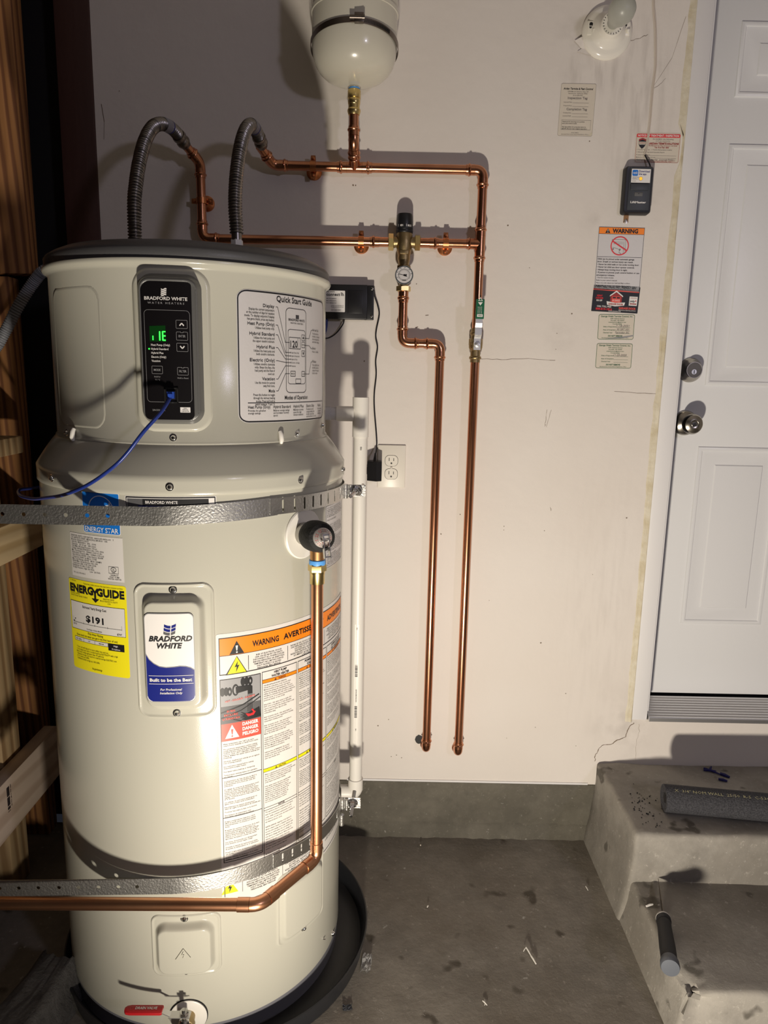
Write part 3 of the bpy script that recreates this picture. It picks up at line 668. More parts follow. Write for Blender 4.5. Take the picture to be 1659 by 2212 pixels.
# data plate
s = Sheet(115, 100, deg(-32.8, -10.6), .0795)
s.rect(0, 0, 115, 100, PAPER, 0, 0)
ls = ['BRADFORD WHITE CORPORATION   www.bradfordwhite.com    5','200 LAFAYETTE STREET  MIDDLEVILLE MI 49333   USA','Model No: RE2H65T10-1NCTT','Serial No: AB35094510   Z/N   -CON','Capacity:   65 US gal   246 Liters','Tank Max. Working Pressure: 150 psi','Voltage: 240V@C/208/208 V.C.A.), 1-PH, 60Hz','Min. Operating Volt.: 198VAC (198 V.C.A.)','Hydrostatic Pressure Max: 1034kPa (150 psi)','Upper Element: 4500W  Lower Element: 4500W','Compressor: 420W  Fan Motor: 17.5W','Max. Total Wattage: 4500W   MCA = 25AMPS','HACR Max. Circuit Breaker Size: 30A','Compressor LRA: 16.0A  RLA: 2.50A','Refrigerant: R134A, 31.496 OZ','Design Pressure: High 350 PSIG','                 Low  120 PSIG']
for i, l in enumerate(ls): s.text(l, 4 if i < 16 else 46, 7.5+4.9*i, 3.0, INK, w=len(l.strip())*1.72, res=1, bold=.01)
s.text('TW-county: 5704-25403-A', 5, 93, 2.2, INK, w=30, res=1); s.frame(86, 66, 105, 82, .6, INK, 0, 2); s.cring(95.5, 73, 5.5, .8, INK, 2); s.text('UL', 95.5, 75, 4, INK, al='C'); s.text('LISTED', 95.5, 80.8, 1.8, INK, al='C', res=1)
s.para(['SA44637', 'HEAT PUMP', 'WATER HEATER'], 97, 87, 2.6, 4.4, INK, 26, al='C'); s.build('data_plate', WH, hmap(-32.8, 1.0385, R0), step=.01)
# yellow energy cost label
s = Sheet(125, 190, deg(-35.2, -10.2), .1715)
s.rect(0, 0, 125, 190, YELLOW, 5, 0); s.text('U.S. Government', 5, 4.5, 2.2, INK, w=16, res=1); s.text('Federal law prohibits removal of this label before consumer purchase.', 40, 7, 2.4, INK, w=80, res=1)
s.text('ENERG', 4, 26, 15, INK, w=57, bold=.045); s.text('GUIDE', 68, 26, 15, INK, w=54, bold=.045)
s.line([(58,12),(64.5,21)], 4, INK).line([(71,12),(64.5,21)], 4, INK).line([(64.5,20),(64.5,34)], 4.2, INK); s.poly([(56.5,33),(72.5,33),(64.5,41)], INK, 2)
s.para(['Water Heater - ELECTRIC', 'Tank Size (Storage Capacity): 65 Gallons'], 5, 31, 2.4, 4.2, INK, 42); s.para(['BRADFORD WHITE', 'Model: RE2H65T10-1NCTT', '-CON'], 92, 32, 2.4, 4.4, INK, 34, al='C')
s.rect(3, 46, 121, 105, PAPER, 0, 1); s.frame(3, 46, 121, 105, .6, INK, 0, 2); s.text('Estimated Yearly Energy Cost', 60, 57, 4.6, INK, w=52, al='C'); s.text('$191', 60, 84, 12.5, INK, w=39, al='C', bold=.03)
s.line([(8,90),(114,90)], .6, INK); [s.line([(x,87.5),(x,91.5)], .6, INK) for x in (8, 34, 60, 87, 114)]; s.rect(8, 86.5, 11, 89.5, INK); s.poly([(11,82),(14.5,82),(12.8,86)], INK); s.line([(8,79),(8,90)], .4, INK); s.line([(114,82),(114,90)], .4, INK)
s.text('$173', 8, 96, 3, INK, w=8); s.text('$747', 105, 102, 3.4, INK, w=9); s.text('Cost Range of Similar Models', 58, 101.5, 2.8, INK, w=34, al='C', res=1)
s.text('First Hour Rating', 60, 111.5, 4.4, INK, w=33, al='C'); s.text('(how much hot water you get in the first hour of use)', 60, 118, 3.8, INK, w=90, al='C')
s.frame(9, 121, 86, 129.5, .6, INK, 0, 2); s.rect(9.6, 121.6, 85.4, 128.9, PAPER, 0, 1); [s.line([(x,121),(x,129.5)], .6, INK) for x in (32, 58)]
for x, t in ((20,'VERY SMALL'), (45,'LOW'), (72,'MEDIUM')): s.text(t, x, 126.8, 2.4, INK, w=len(t)*1.6, al='C', res=1)
s.rect(86, 121, 117, 136, INK, 0, 1); s.text('High', 101, 127, 3.4, WINK, w=8, al='C'); s.text('75 Gallons', 101, 133.6, 3, WINK, w=16, al='C')
s.para(['\u2022 Your cost will depend on your utility rates and use.', '\u2022 Cost range based only on models fueled by ELECTRICITY with a high', '   first hour rating (greater than 75 gallons).', '\u2022 Estimated energy cost based on a national average ELECTRIC cost', '   of 13 cents per kWh.', '\u2022 Estimated yearly energy use: 1493 kWh.'], 12, 144, 3.0, 5.0, INK, 92)
s.text('ftc.gov/energy', 60, 184, 3.6, INK, w=22, al='C'); s.build('energy_cost_label', WH, hmap(-35.2, .9523, R0), label='yellow energy cost label', step=.01)
# brand badge on the raised access panel
s = Sheet(105, 185, deg(-3.0, 12.5)*1.03, .1640)
s.rect(0, 0, 105, 185, GREY1, 11, 0); s.rect(1.4, 1.4, 103.6, 183.6, WINK, 10, 1)
curve = [(1.6,84),(8,95),(18,103.5),(30,109.5),(44,111.5),(60,110.5),(74,109),(86,110),(96,113),(103.4,118)]
s.poly(curve+[(103.4,172),(101,178),(97,181.5),(92,183.4),(13,183.4),(8,181.5),(4,178),(1.6,172)], NAVY, 2); s.line(curve, 1.2, GREY1, 3)
for r in range(3):
    for c in range(2):
        x0, x1 = (43, 56.5) if c == 0 else (58.5, 68); y0 = 22+7.2*r; sh_ = lambda x: 3.2*sin((x-43)/25*pi*1.1)
        n_ = 6; t_ = [(x0+(x1-x0)*i/n_-r*.9, y0+sh_(x0+(x1-x0)*i/n_)) for i in range(n_+1)]; s.poly(t_+[(a-.5, b+5.6) for a, b in reversed(t_)], NAVY if r < 2 else GREY2, 2)
s.text('BRADFORD', 55, 57, 10.5, INK, w=92, al='C', bold=.04, it=.25); s.text('WHITE', 53, 71.5, 10.5, INK, w=54, al='C', bold=.04, it=.25)
s.line([(6,129),(101,129)], .9, WINK, 4).line([(6,146),(101,146)], .9, WINK, 4); s.text('Built to be the Best', 53, 141, 6.6, WINK, w=90, al='C', bold=.03, layer=5)
s.text('For Professional', 53, 160, 4.6, WINK, w=46, al='C', bold=.015, it=.2, layer=5); s.text('Installation Only', 53, 167.5, 4.6, WINK, w=48, al='C', bold=.015, it=.2, layer=5)
s.build('brand_badge', ac1, hmap(-3.0, .9125, R0+.0197), label='white and navy brand badge', step=.008)
# tall multilingual warning label
WA0, WZ0 = 18.8, .8625; WW, WHt = deg(18.8, 87.8), .5580
K = 1000/WHt   # 1 unit = WHt/1000
def wa(a): return (a-18.8)/69*(WW*K)
def wz(z): return (WZ0-z)*K
TW = WW*K
s = Sheet(TW, 1000, WW, WHt)
s.rect(0, 0, TW, 1000, PAPER, 6, 0); s.frame(8, 14, TW-8, wz(.7835), 2.6, INK, 0, 2)
s.rect(9, 15.5, TW-9, wz(.8205), ORANGE, 0, 1); s.line([(8, wz(.8205)), (TW-8, wz(.8205))], 1.6, INK)
def tri(cx, y0, y1, hw, m, tm, layer=2, txt='!'):
    s.poly([(cx-hw, y1), (cx, y0), (cx+hw, y1)], m, layer)
    if txt == '!': s.poly([(cx-hw*.16, y0+(y1-y0)*.35), (cx+hw*.16, y0+(y1-y0)*.35), (cx+hw*.06, y0+(y1-y0)*.74), (cx-hw*.06, y0+(y1-y0)*.74)], tm, layer+1); s.circ(cx, y0+(y1-y0)*.86, hw*.12, tm, layer+1, 10)
    else:
        h = y1-y0; s.poly([(cx+hw*.12, y0+h*.25), (cx-hw*.25, y0+h*.62), (cx-hw*.02, y0+h*.60), (cx-hw*.10, y0+h*.95), (cx+hw*.28, y0+h*.50), (cx+hw*.05, y0+h*.52)], tm, layer+1)
tri(wa(25.7), wz(.8465), wz(.8215), (wa(28.3)-wa(23.2))/2, INK, WINK)
s.text('WARNING', wa(31.2), wz(.8300)-1, 19, INK, w=wa(41.4)-wa(31.2), bold=.03); s.text('AVERTISSEMENT', wa(43.4), wz(.8300)-1, 19, INK, w=wa(65)-wa(43.4), bold=.03); s.text('ADVERTENCIA', wa(68), wz(.8300)-1, 19, INK, w=wa(85.5)-wa(68), bold=.03)
s.poly([(wa(22)-3, wz(.7840)+2), (wa(25.7), wz(.8175)), (wa(29.2)+1, wz(.7840)+2)], INK, 1); tri(wa(25.6), wz(.8160), wz(.7845), (wa(28.9)-wa(22.4))/2, YELLOW, INK, 2, 'z')
en = ['RISK OF ELECTRICAL SHOCK','CAN CAUSE INJURY OR DEATH.','DISCONNECT ALL POWER SUPPLIES','BEFORE SERVICING OR RESETTING','TEMPERATURE LIMITING DEVICE.','ONLY PROPERLY QUALIFIED','PERSONNEL MAY SERVICE.']
fr = ['RISQUE DE CHOC ELECTRIQUE. PEUT','CAUSER DES BLESSURES OU LA MORT.','COUPEZ TOUT COURANT AVANT','ENTRETIEN, REPARATION OU','REINITIALISATION. SEUL UN TECHNICIEN','DUMENT QUALIFIE PEUT FAIRE','L\'ENTRETIEN.']
es_ = ['RIESGO DE DESCARGA ELECTRICA.','PUEDE CAUSAR LESIONES O LA MUERTE.','DESCONECTE TODA FUENTE DE','ENERGIA ANTES DE DAR SERVICIO.','SOLO PERSONAL CALIFICADO','DEBE REALIZAR EL SERVICIO.']
s.line([(wa(29.7), wz(.8150)), (wa(29.7), wz(.7870))], 2, INK); s.line([(wa(45.2), wz(.8150)), (wa(45.2), wz(.7870))], 2, INK); s.line([(wa(66), wz(.8150)), (wa(66), wz(.7870))], 2, INK)
for X, L_, W_ in ((37.5, en, 13), (55.5, fr, 18), (76.5, es_, 18)):
    for i, l in enumerate(L_): s.text(l, wa(X), wz(.8120)+i*7.9, 4.6, INK, w=min(W_, len(l)*W_/31)*TW/69, al='C', res=1)
# left picture column
X0, X1 = 8, wa(34.15)
s.frame(X0, wz(.7755), X1, wz(.403), 2.2, INK, 0, 2); s.rect(X0+2, wz(.7745), X1-2, wz(.688), GREY1, 0, 1); s.rect(X0+2, wz(.722), X1-2, wz(.688), GREY2, 0, 2)
def fx(x): return X0+(X1-X0)*x
def fy(y): return wz(.7745)+(wz(.688)-wz(.7745))*y
s.line([(fx(.01), fy(.74)), (fx(.55), fy(.62)), (fx(.95), fy(.45))], 4, INK, 3).line([(fx(0.01), fy(.86)), (fx(.5), fy(.74)), (fx(.98), fy(.52))], 3, INK, 3).line([(fx(.15),fy(.86)),(fx(.5),fy(.99))], 3, INK, 3)
s.circ(fx(.37), fy(.26), 11, INK, 3, ry=20); s.circ(fx(.375), fy(.26), 7, GREY1, 4, ry=14); s.poly([(fx(.37),fy(.19)),(fx(.72),fy(.20)),(fx(.78),fy(.24)),(fx(.78),fy(.40)),(fx(.66),fy(.40)),(fx(.66),fy(.31)),(fx(.38),fy(.34))], INK, 5)
for cx, cy in ((.55,.10),(.64,.10),(.73,.11),(.06,.27),(.15,.27),(.23,.28)): s.circ(fx(cx), fy(cy), 8, INK, 3, 12, ry=15)
s.circ(fx(.73), fy(.11), 2.6, GREY1, 4, 10, ry=6); s.circ(fx(.23), fy(.28), 2.6, GREY1, 4, 10, ry=6)
for i in range(5): s.line([(fx(.67+.025*i), fy(.41)), (fx(.66+.028*i), fy(.80))], 1.6, INK, 3)
s.text('HOT - COULEUR - CALIENTE', fx(.12), fy(.51), 6, PINKRED, w=(X1-X0)*.72, layer=5, rot=-.06)
s.para(['BURN', 'BRULURE', 'QUEMADURA'], fx(.25), fy(.74), 7.5, 13, PINKRED, (X1-X0)*.42, al='C', layer=5)
s.poly([(fx(.48),fy(.78)),(fx(.62),fy(.84)),(fx(.95),fy(.74)),(fx(.99),fy(.97)),(fx(.60),fy(.99)),(fx(.50),fy(.95)),(fx(.60),fy(.93)),(fx(.47),fy(.90)),(fx(.57),fy(.89)),(fx(.47),fy(.84)),(fx(.58),fy(.86))], INK, 4)
s.poly([(fx(.60),fy(.83)),(fx(.72),fy(.86)),(fx(.86),fy(.82)),(fx(.80),fy(.90)),(fx(.66),fy(.91))], RED, 5); s.line([(fx(.76),fy(.76)),(fx(.82),fy(.84))], 5, RED, 5)
s.rect(X0+2, wz(.688), X1-2, wz(.6535), PINKRED, 0, 1); tri(fx(.27), wz(.6850), wz(.6585), (X1-X0)*.17, WINK, PINKRED, 2)
for i, t in enumerate(('DANGER', 'DANGER', 'PELIGRO')): s.text(t, fx(.72), wz(.6795)+i*17.5, 11.5, WINK, w=(X1-X0)*.40, al='C', bold=.04)
body_l = [['Water temperature over 125\u00b0F can cause','severe burns instantly or death from scalds.','','The electronic temperature control setting','usually approximates tap water temperature.','However factors could cause water temper-','ature to reach 130\u00b0F regardless of the control','setting. Always feel water before bathing and','showering.','','Children, disabled and elderly are at highest','risk of being scalded.','','See instruction manual before setting','temperature at water heater.','','Feel water before bathing or showering.','','Temperature limiting valves are available,','see manual.'],
 ['La temperature de l\'eau de plus de 48,9\u00b0C','(120\u00b0F) peut causer des brulures graves','instantanement ou la mort par suite des','echaudures.','','Le reglage du controle de temperature elect-','ronique se rapproche generalement de la','temperature de l\'eau du robinet. Par contre','certains facteurs peuvent porter la temper-','ature de l\'eau a 71\u00b0C (160\u00b0F) peu importe le','reglage. Touchez toujours l\'eau avant le bain','et la douche.','','Les enfants, les personnes handicapees et','agees sont a risque eleve d\'echaudure.','','Reportez-vous au manuel d\'instructions','avant de regler la temperature du chauffe-eau.','','Touchez l\'eau avant le bain ou la douche.','','Des limiteurs de temperature sont','disponibles, reportez-vous au manuel.'],
 ['El agua a temperaturas mayores a 120\u00b0F','(48,9\u00b0C) puede causar quemaduras graves','instantaneamente o la muerte por quema-','duras.','','El ajuste del control electronico de la tem-','peratura generalmente se aproxima a la','temperatura del agua del grifo. Sin embargo','algunos factores pueden hacer que el agua','alcance los 71\u00b0C (160\u00b0F). Siempre sienta el','agua antes de banarse o tomar una ducha.','','Los ninos, las personas con discapacidad','y los ancianos corren mayor riesgo.','','Consulte el manual de instrucciones antes','de ajustar la temperatura en el calentador.','','Pruebe el agua antes de banarse o tomar','una ducha.','','Existen valvulas de limitacion de la temp-','eratura, consulte el manual.']]
for (z0, z1), L_ in zip(((.6500,.5780),(.5745,.4955),(.4915,.4060)), body_l):
    lh = (wz(z1)-wz(z0))/(len(L_)+.6)
    for i, l in enumerate(L_):
        if l: s.text(l, X0+7, wz(z0)+lh*(i+.95), 3.9, INK, w=len(l)*(X1-X0-13)/46, res=1)
    s.line([(X0, wz(z1+.0017)), (X1, wz(z1+.0017))], 1.6, INK)
# three text columns
cols = [(34.6, 49.4, 'HEAT PUMP', 'WATER HEATER', 'WARNING', 'CAUTION', 'NOTICE'), (49.9, 67.5, 'POMPE A CHALEUR', 'CHAUFFE-EAU', 'AVERTISSEMENT', 'MISE EN GARDE', 'AVIS'), (68, 87.3, 'BOMBA DE CALOR', 'DEL CALENTADOR', 'ADVERTENCIA', 'PRECAUCION', 'AVISO')]
warn = ['FOR SAFE INSTALLATION AND OPERATION:','Follow the instructions in the Use and Care','Manual provided. A replacement copy may be','obtained by writing the manufacturer. For your','safety, the following safety information must be','followed to minimize the risk of fire or explosion,','electric shock, or to prevent property damage,','personal injury, or loss of life.','','Risk of fire - Can cause injury or death. DO','NOT store or use gasoline or other flammable','vapors and liquids in the vicinity of this or any','other appliance. Keep rags and other','combustibles away.','','Risk of electric shock - Can cause injury or','death. Disconnect power supply before resetting','temperature limiting control.','','Risk of electric shock - Can cause injury or','death. DO NOT disconnect branch circuit','equipment grounding means to water heater.','For detailed information refer to Use and Care','Manual. USE COPPER CONDUCTORS ONLY.','','Crush hazard - Can cause injury or death.','California law requires that this water heater','must be braced, anchored, or strapped to avoid','falling or moving during an earthquake. See Use','and Care Manual for information regarding','correct installation procedures.','','California Prop 65 WARNING: This product','contains chemicals known to the State of','California to cause cancer, birth defects, or','other reproductive harm.','','','','']
caut = ['When a supplemental heat source is connected','to the California heater, pressures in storage tank','must be limited to a maximum of 150 psi and','the heat source must be fitted with a valve','of the water temperature setting.','','If the water heater has been supplied with','supplemental heating equipment you must','obtain from the manufacturer a copy of','installation instructions for the tank and','fittings and the maximum allowable heat','water heater during the first year of','supply of water. Failure to adjust can','cause tank temperature to exceed the','loss of proper temperature control.','','']
noti = ['This appliance must be installed in accordance','with the manufacturer\'s instructions, local','codes, utility company requirements, and, in','the absence of local codes, the latest edition of','the National Electric Code.','','WATER LEAKAGE - Regardless of the manner in','which a water heater is installed, there is','at some time leakage due to pipe defects, tank','defects or relief valve. Do not install in an','area where leakage will result in damage to','adjacent area or lower floors. When such areas','cannot be avoided, a suitable drain pan,','adequately drained, must be located under','the water heater. Failure to install may be in','violation. See Use and Care Manual.','','MAXIMUM WORKING PRESSURE: 150 PSI']
for ci, (a0, a1, h1, h2, tw, tcau, tno) in enumerate(cols):
    x0, x1 = wa(a0), wa(a1); xm = (x0+x1)/2; cw = x1-x0
    s.frame(x0, wz(.7765), x1, wz(.388), 1.8, INK, 0, 2)
    s.text(h1, xm, wz(.7690), 7.6, INK, w=cw*.04*len(h1), al='C', bold=.03); s.text(h2, xm, wz(.7622), 7.6, INK, w=cw*.042*len(h2), al='C', bold=.03)
    s.rect(x0+1, wz(.7600), x1-1, wz(.7535), ORANGE, 0, 1); s.text('\u25b2 '+tw if False else tw, xm+6, wz(.7550), 6.4, INK, w=cw*.03*len(tw), al='C', bold=.03); tri(xm-cw*.03*len(tw)/2-5, wz(.7592), wz(.7545), 4.5, INK, ORANGE, 2)
    s.line([(x0, wz(.7600)), (x1, wz(.7600))], 1.2, INK); s.line([(x0, wz(.7535)), (x1, wz(.7535))], 1.2, INK)
    for z0, z1, L_ in ((.7515,.5790,warn), (.5690,.4960,caut), (.4900,.3915,noti)):
        lh = (wz(z1)-wz(z0))/(len(L_)+.5)
        for i, l in enumerate(L_):
            if l: s.text(l, x0+6, wz(z0)+lh*(i+.95), 3.8, INK, w=len(l)*(cw-12)/52, res=1)
    s.rect(x0+1, wz(.5783), x1-1, wz(.5718), YELLOW, 0, 1); s.text(tcau, xm+5, wz(.5732), 6.2, INK, w=cw*.03*len(tcau), al='C', bold=.03); tri(xm-cw*.03*len(tcau)/2-5, wz(.5778), wz(.5727), 4.5, INK, YELLOW, 2)
    s.line([(x0, wz(.5783)), (x1, wz(.5783))], 1.2, INK); s.line([(x0, wz(.5718)), (x1, wz(.5718))], 1.2, INK)
    s.line([(x0, wz(.4960)), (x1, wz(.4960))], 1.2, INK); s.line([(x0, wz(.4905)), (x1, wz(.4905))], 1.2, INK); s.text(tno, xm, wz(.4920), 5.6, INK, w=cw*.03*len(tno), al='C', bold=.03)
s.frame(8, wz(.3680), TW-8, 990, 2.4, INK, 0, 2)
tri(wa(21.6), wz(.3640), wz(.3355), (wa(24.9)-wa(18.9))/2, YELLOW, INK, 2, 'z'); s.line([(wa(26.2), wz(.364)), (wa(26.2), wz(.332))], 1.6, INK); s.line([(wa(42.4), wz(.364)), (wa(42.4), wz(.312))], 1.6, INK); s.line([(wa(62), wz(.364)), (wa(62), wz(.312))], 1.6, INK)
for X, L_, W_ in ((34.3, en, 14), (52, fr, 17), (75, es_, 18)):
    for i, l in enumerate(L_): s.text(l, wa(X), wz(.3570)+i*8.6, 5, INK, w=min(W_, len(l)*W_/31)*TW/69, al='C', res=1)
s.build('warning_label', WH, hmap(WA0, WZ0, R0), label='tall white warning label with orange header', step=.01)
# small text label beside the relief valve
s = Sheet(60, 150, deg(66.3, 87), .128); s.rect(0, 0, 60, 150, PAPERG, 0, 0); s.frame(1, 1, 59, 149, .8, INK, 0, 1)
rnd = ['DO NOT remove this valve','pressure relief must comply','with ANSI Z21.22 and be set','at or below 150 psi working','pressure of the tank. Install','a discharge line to a drain.','','FOR YOUR SAFETY','Read all instructions before','operating this water heater.']
for i in range(34):
    l = rnd[i % 10]
    if l and i not in (8, 9): s.text(l, 4, 8+4.15*i, 2.5, INK, w=len(l)*1.75, res=1)
s.build('notice_label', WH, hmap(66.3, 1.0695, R0), step=.01)

# ------------------------------------------------------------------ relief valve
RA = 48.5; rd = hp(RA,0,1)-hp(RA,0,0); A0 = 53.0; ad = hp(A0,0,1)-hp(A0,0,0)
RV = thing('relief_valve', 'brass relief valve under black foam on the right of the heater', 'valve', tuple(hp(A0, 1.029, .306)))
M = MB(); M.lathe([(.0470,-.006),(.0475,.001),(.0455,.003),(.023,.0035)], hp(A0, 1.027, .3045), ad, 48); M.build('cover_ring', PVC, RV)
c0 = hp(A0, 1.028, .303); c1 = hp(RA, 1.036, .365); ax = (c1-c0).normalized()
M = MB(); M.lathe([(.0215,0),(.0220,.03),(.0215,.054)], c0, ax, 32); M.build('foil_sleeve', FOILT, RV)
M = MB(); M.lathe([(.020,.045),(.0262,.046),(.0280,.051),(.0290,.064),(.0282,.084),(.0248,.094),(.019,.0975),(.017,.094)], c0, ax, 36); M.build('foam_cover', BFOAM, RV)
dd_ = c0+ax*.0955
M = MB(); M.lathe([(.0185,-.004),(.0190,.0),(.0165,.004),(.009,.008),(.0065,.013),(.0,.0135)], dd_, ax, 32); M.build('dial_cap', mat('silver_cap', (.62,.58,.56), .3, .6), RV)
t1 = ax.cross(Vector((0,0,1))).normalized(); t2 = t1.cross(ax)
MM = MB(); MM.recalc = False
for k_ in range(26):
    q = 2*pi*k_/26
    for rr, w_ in ((.0150,.0012),(.0122,.0011)):
        p = dd_+(t1*cos(q)+t2*sin(q))*rr+ax*(.0052 if rr > .014 else .0068); e = (t1*-sin(q)+t2*cos(q))*w_*.6; f_ = (t1*cos(q)+t2*sin(q))*w_*.6-ax*w_*.25
        MM.add([p+e+f_, p-e+f_, p-e-f_, p+e-f_], [(0,1,2,3)], k_ % 3 == 0)
MM.build('dial_print', [MAROON, GINK], RV, smooth=0)
M = MB(); L0 = dd_+ax*.0135
def obox(M, c, X, Y, Z, hx, hy, hz, m=0):
    vs = [c+X*a*hx+Y*b*hy+Z*d*hz for a in (-1,1) for b in (-1,1) for d in (-1,1)]
    M.add(vs, [(0,1,3,2),(4,6,7,5),(0,4,5,1),(2,3,7,6),(0,2,6,4),(1,5,7,3)], m)
dn = (Vector((0,0,-1))+ax*.25).normalized(); bx = ax.cross(dn).normalized()
for sgn in (-1, 1): obox(M, L0+bx*.0052*sgn+dn*.014+ax*.001, bx, dn, bx.cross(dn), .0007, .021, .0038)
obox(M, L0+dn*.033, bx, dn, bx.cross(dn), .0056, .0012, .0038); obox(M, L0-dn*.006, bx, dn, bx.cross(dn), .0058, .002, .004)
M.lathe([(.0018,-.009),(.0018,.009)], L0+dn*.004, bx, 10); M.build('test_lever', CHROME, RV)
PX, PY = -.1165, -.6370
MB().lathe([(.0130,.990),(.0135,1.014)], (PX,PY,0), (0,0,1), 24).build('outlet_neck', mat('neck_brass', (.62,.35,.16), .4, 1), RV)
MB().lathe([(.0145,.9835),(.0152,.9855),(.0148,.9925),(.0135,.9935)], (PX,PY,0), (0,0,1), 24).build('thread_tape', BLUET, RV)
# discharge pipe
def arc(c, d1, d2, b, n=8):
    c = Vector(c); d1 = Vector(d1).normalized(); d2 = Vector(d2).normalized(); p0 = c-d1*b; p2 = c+d2*b
    return [p0*(1-t)**2+c*2*t*(1-t)+p2*t*t for t in [i/n for i in range(n+1)]]
PR = .0112
def collar(M, p, d, L=.024, r=.0128, bead=True):
    pf_ = [(PR, 0), (r, .0003), (r, L*.48)]
    if bead: pf_ += [(r+.0016, L*.53), (r+.0024, L*.63), (r+.0016, L*.73), (r, L*.78), (r-.0002, L), (PR, L+.0005)]
    else: pf_ += [(r, L), (PR, L+.0006)]
    M.lathe(pf_, p, d, 24)
def elbow(parent, c, d1, d2, m, b=.019, L=.023, bead=True, name='elbow', r=.0128):
    d1 = Vector(d1).normalized(); d2 = Vector(d2).normalized(); c = Vector(c)
    M = MB(); M.tube(arc(c, d1, d2, b), r-.0004, 24); collar(M, c-d1*b+d1*.0, -d1, L, r, bead); collar(M, c+d2*b, d2, L, r, bead)
    return M.build(name, m, parent)
def pipe(parent, a, b, m, name='pipe', r=PR): return MB().tube([Vector(a), Vector(b)], r, 24).build(name, m, parent)
RP = thing('discharge_pipe', 'copper discharge pipe crossing low in front of the heater', 'pipe', (PX, PY, .38))
a_ = Vector((PX,PY,.3850)); b_ = Vector((-.2060,-.7655,.3840)); d_ab = (b_-a_).normalized()
MB().lathe([(.0165,.9720),(.0170,.9735),(.0170,.9835),(.0160,.985),(.0140,.985)], (PX,PY,0), (0,0,1), hexa=True).build('hex_nut', BRASS, RP, smooth=20)
MB().lathe([(PR,.948),(.0136,.9485),(.0136,.966),(.0142,.9675),(.0142,.973)], (PX,PY,0), (0,0,1), 28).build('adapter', BRASS, RP)
pipe(RP, (PX,PY,.95), (PX,PY,.405), COPPER2); elbow(RP, a_, (0,0,-1), d_ab, COPPER2, .020, .016, False, r=.0126); pipe(RP, a_+d_ab*.02, b_-d_ab*.02, COPPER2)
e_ = Vector((-1.03,-.7655,.372)); d_l = (e_-b_).normalized(); elbow(RP, b_, d_ab, d_l, COPPER2, .018, .022, False, r=.0126); pipe(RP, b_+d_l*.02, e_, COPPER2)

# ------------------------------------------------------------------ straps around the heater
def strip(M, path, w, holes, hw, hh, t=.0012):
    """flat band along path (list of points), vertical width w, real holes: arc positions -> opening half sizes"""
    path = [Vector(p) for p in path]; S = [0]
    for a, b in zip(path, path[1:]): S.append(S[-1]+(b-a).length)
    def at(sv):
        sv = min(max(sv, 0), S[-1])
        for i in range(len(path)-1):
            if sv <= S[i+1]+1e-9: return path[i].lerp(path[i+1], (sv-S[i])/(S[i+1]-S[i]) if S[i+1] > S[i] else 0)
        return path[-1]
    cuts = sorted(set([0, S[-1]]+[x for h in holes for x in (h-hw*1.8, h+hw*1.8)]+[i*.012 for i in range(1, int(S[-1]/.012)) if all(abs(i*.012-h) > hw*1.8 for h in holes)]))
    cuts = [c for c in cuts if 0 <= c <= S[-1]]
    for a, b in zip(cuts, cuts[1:]):
        if b-a < 1e-5: continue
        h = [x for x in holes if a < x < b]
        if not h: M.add([at(a)+Vector((0,0,w/2)), at(b)+Vector((0,0,w/2)), at(b)-Vector((0,0,w/2)), at(a)-Vector((0,0,w/2))], [(0,1,2,3)])
        else:
            c = h[0]; out = []; inn = []
            for i in range(16):
                q = 2*pi*(i+.5)/16; ux, uz = cos(q), sin(q); k_ = 1/max(abs(ux), abs(uz))
                X, Z = ux*k_*(b-a)/2, uz*k_*w/2; out.append(at(c+X)+Vector((0,0,Z)))
                rz = uz*hw if hh <= hw else (uz*hw+(hh-hw)*(1 if uz > 0 else -1)); inn.append(at(c+ux*hw)+Vector((0,0,rz)))
            M.add(out+inn, [(i, (i+1) % 16, 16+(i+1) % 16, 16+i) for i in range(16)])
            for sx, sz, i0, i1 in ((1,1,1,2),(-1,1,5,6),(-1,-1,9,10),(1,-1,13,14)):
                M.add([out[i0], at(c+sx*(b-a)/2)+Vector((0,0,sz*w/2)), out[i1]], [(0,1,2)])
    return S[-1]
def solid(o, t=.0012):
    md = o.modifiers.new('thickness', 'SOLIDIFY'); md.thickness = t; md.offset = 0
    es = o.modifiers.new('crisp_edges', 'EDGE_SPLIT'); es.split_angle = radians(35); return o
SR = .3065
def arcpath(a0, a1, z0, z1, r=SR, n=40): return [hp(a0+(a1-a0)*i/n, z0+(z1-z0)*i/n, r) for i in range(n+1)]
def strap(zc, zl, zr, label, hx, slots, w=.0335, slot_w=.030, zs=None):
    T = thing('steel_strap', label, 'strap', (HX, HY-.305, zc), 'seismic straps around the heater')
    tang = hp(-1, zc, SR+.001); left = Vector((-.88, -.722, zl))
    M = MB(); path = [left.lerp(tang, i/10) for i in range(10)]+arcpath(-1, 41, zc, zs, SR+.001)
    L = sum((b-a).length for a, b in zip(path, path[1:]))
    # hole positions measured from the left end
    strip(M, path, w, [x-left.x for x in hx], .0036, .0036)
    solid(M.build('plain_band', GALV, T))
    M = MB(); A1, A2 = 38.0, 96.0; p2 = arcpath(A1, A2, zs, zr, SR+.0028)
    per = radians(1)*(SR+.0028); strip(M, p2, slot_w, [(a-A1)*per for a in slots if a > A1], .0022, .0112)
    solid(M.build('slotted_band', GALV, T))
    M = MB(); strip(M, arcpath(96, 262, zr, zl, SR+.002, 60), slot_w, [], .002, .002); solid(M.build('rear_band', GALV, T))
    return T
T1 = strap(1.0795, 1.082, 1.083, 'upper galvanized strap across the heater and its blue label', (-.6067,-.5713,-.5368,-.5010,-.4667,-.62-.022), (43,48,52.6,57.1,61.8,66.8,72.6,79.5), zs=1.0885)
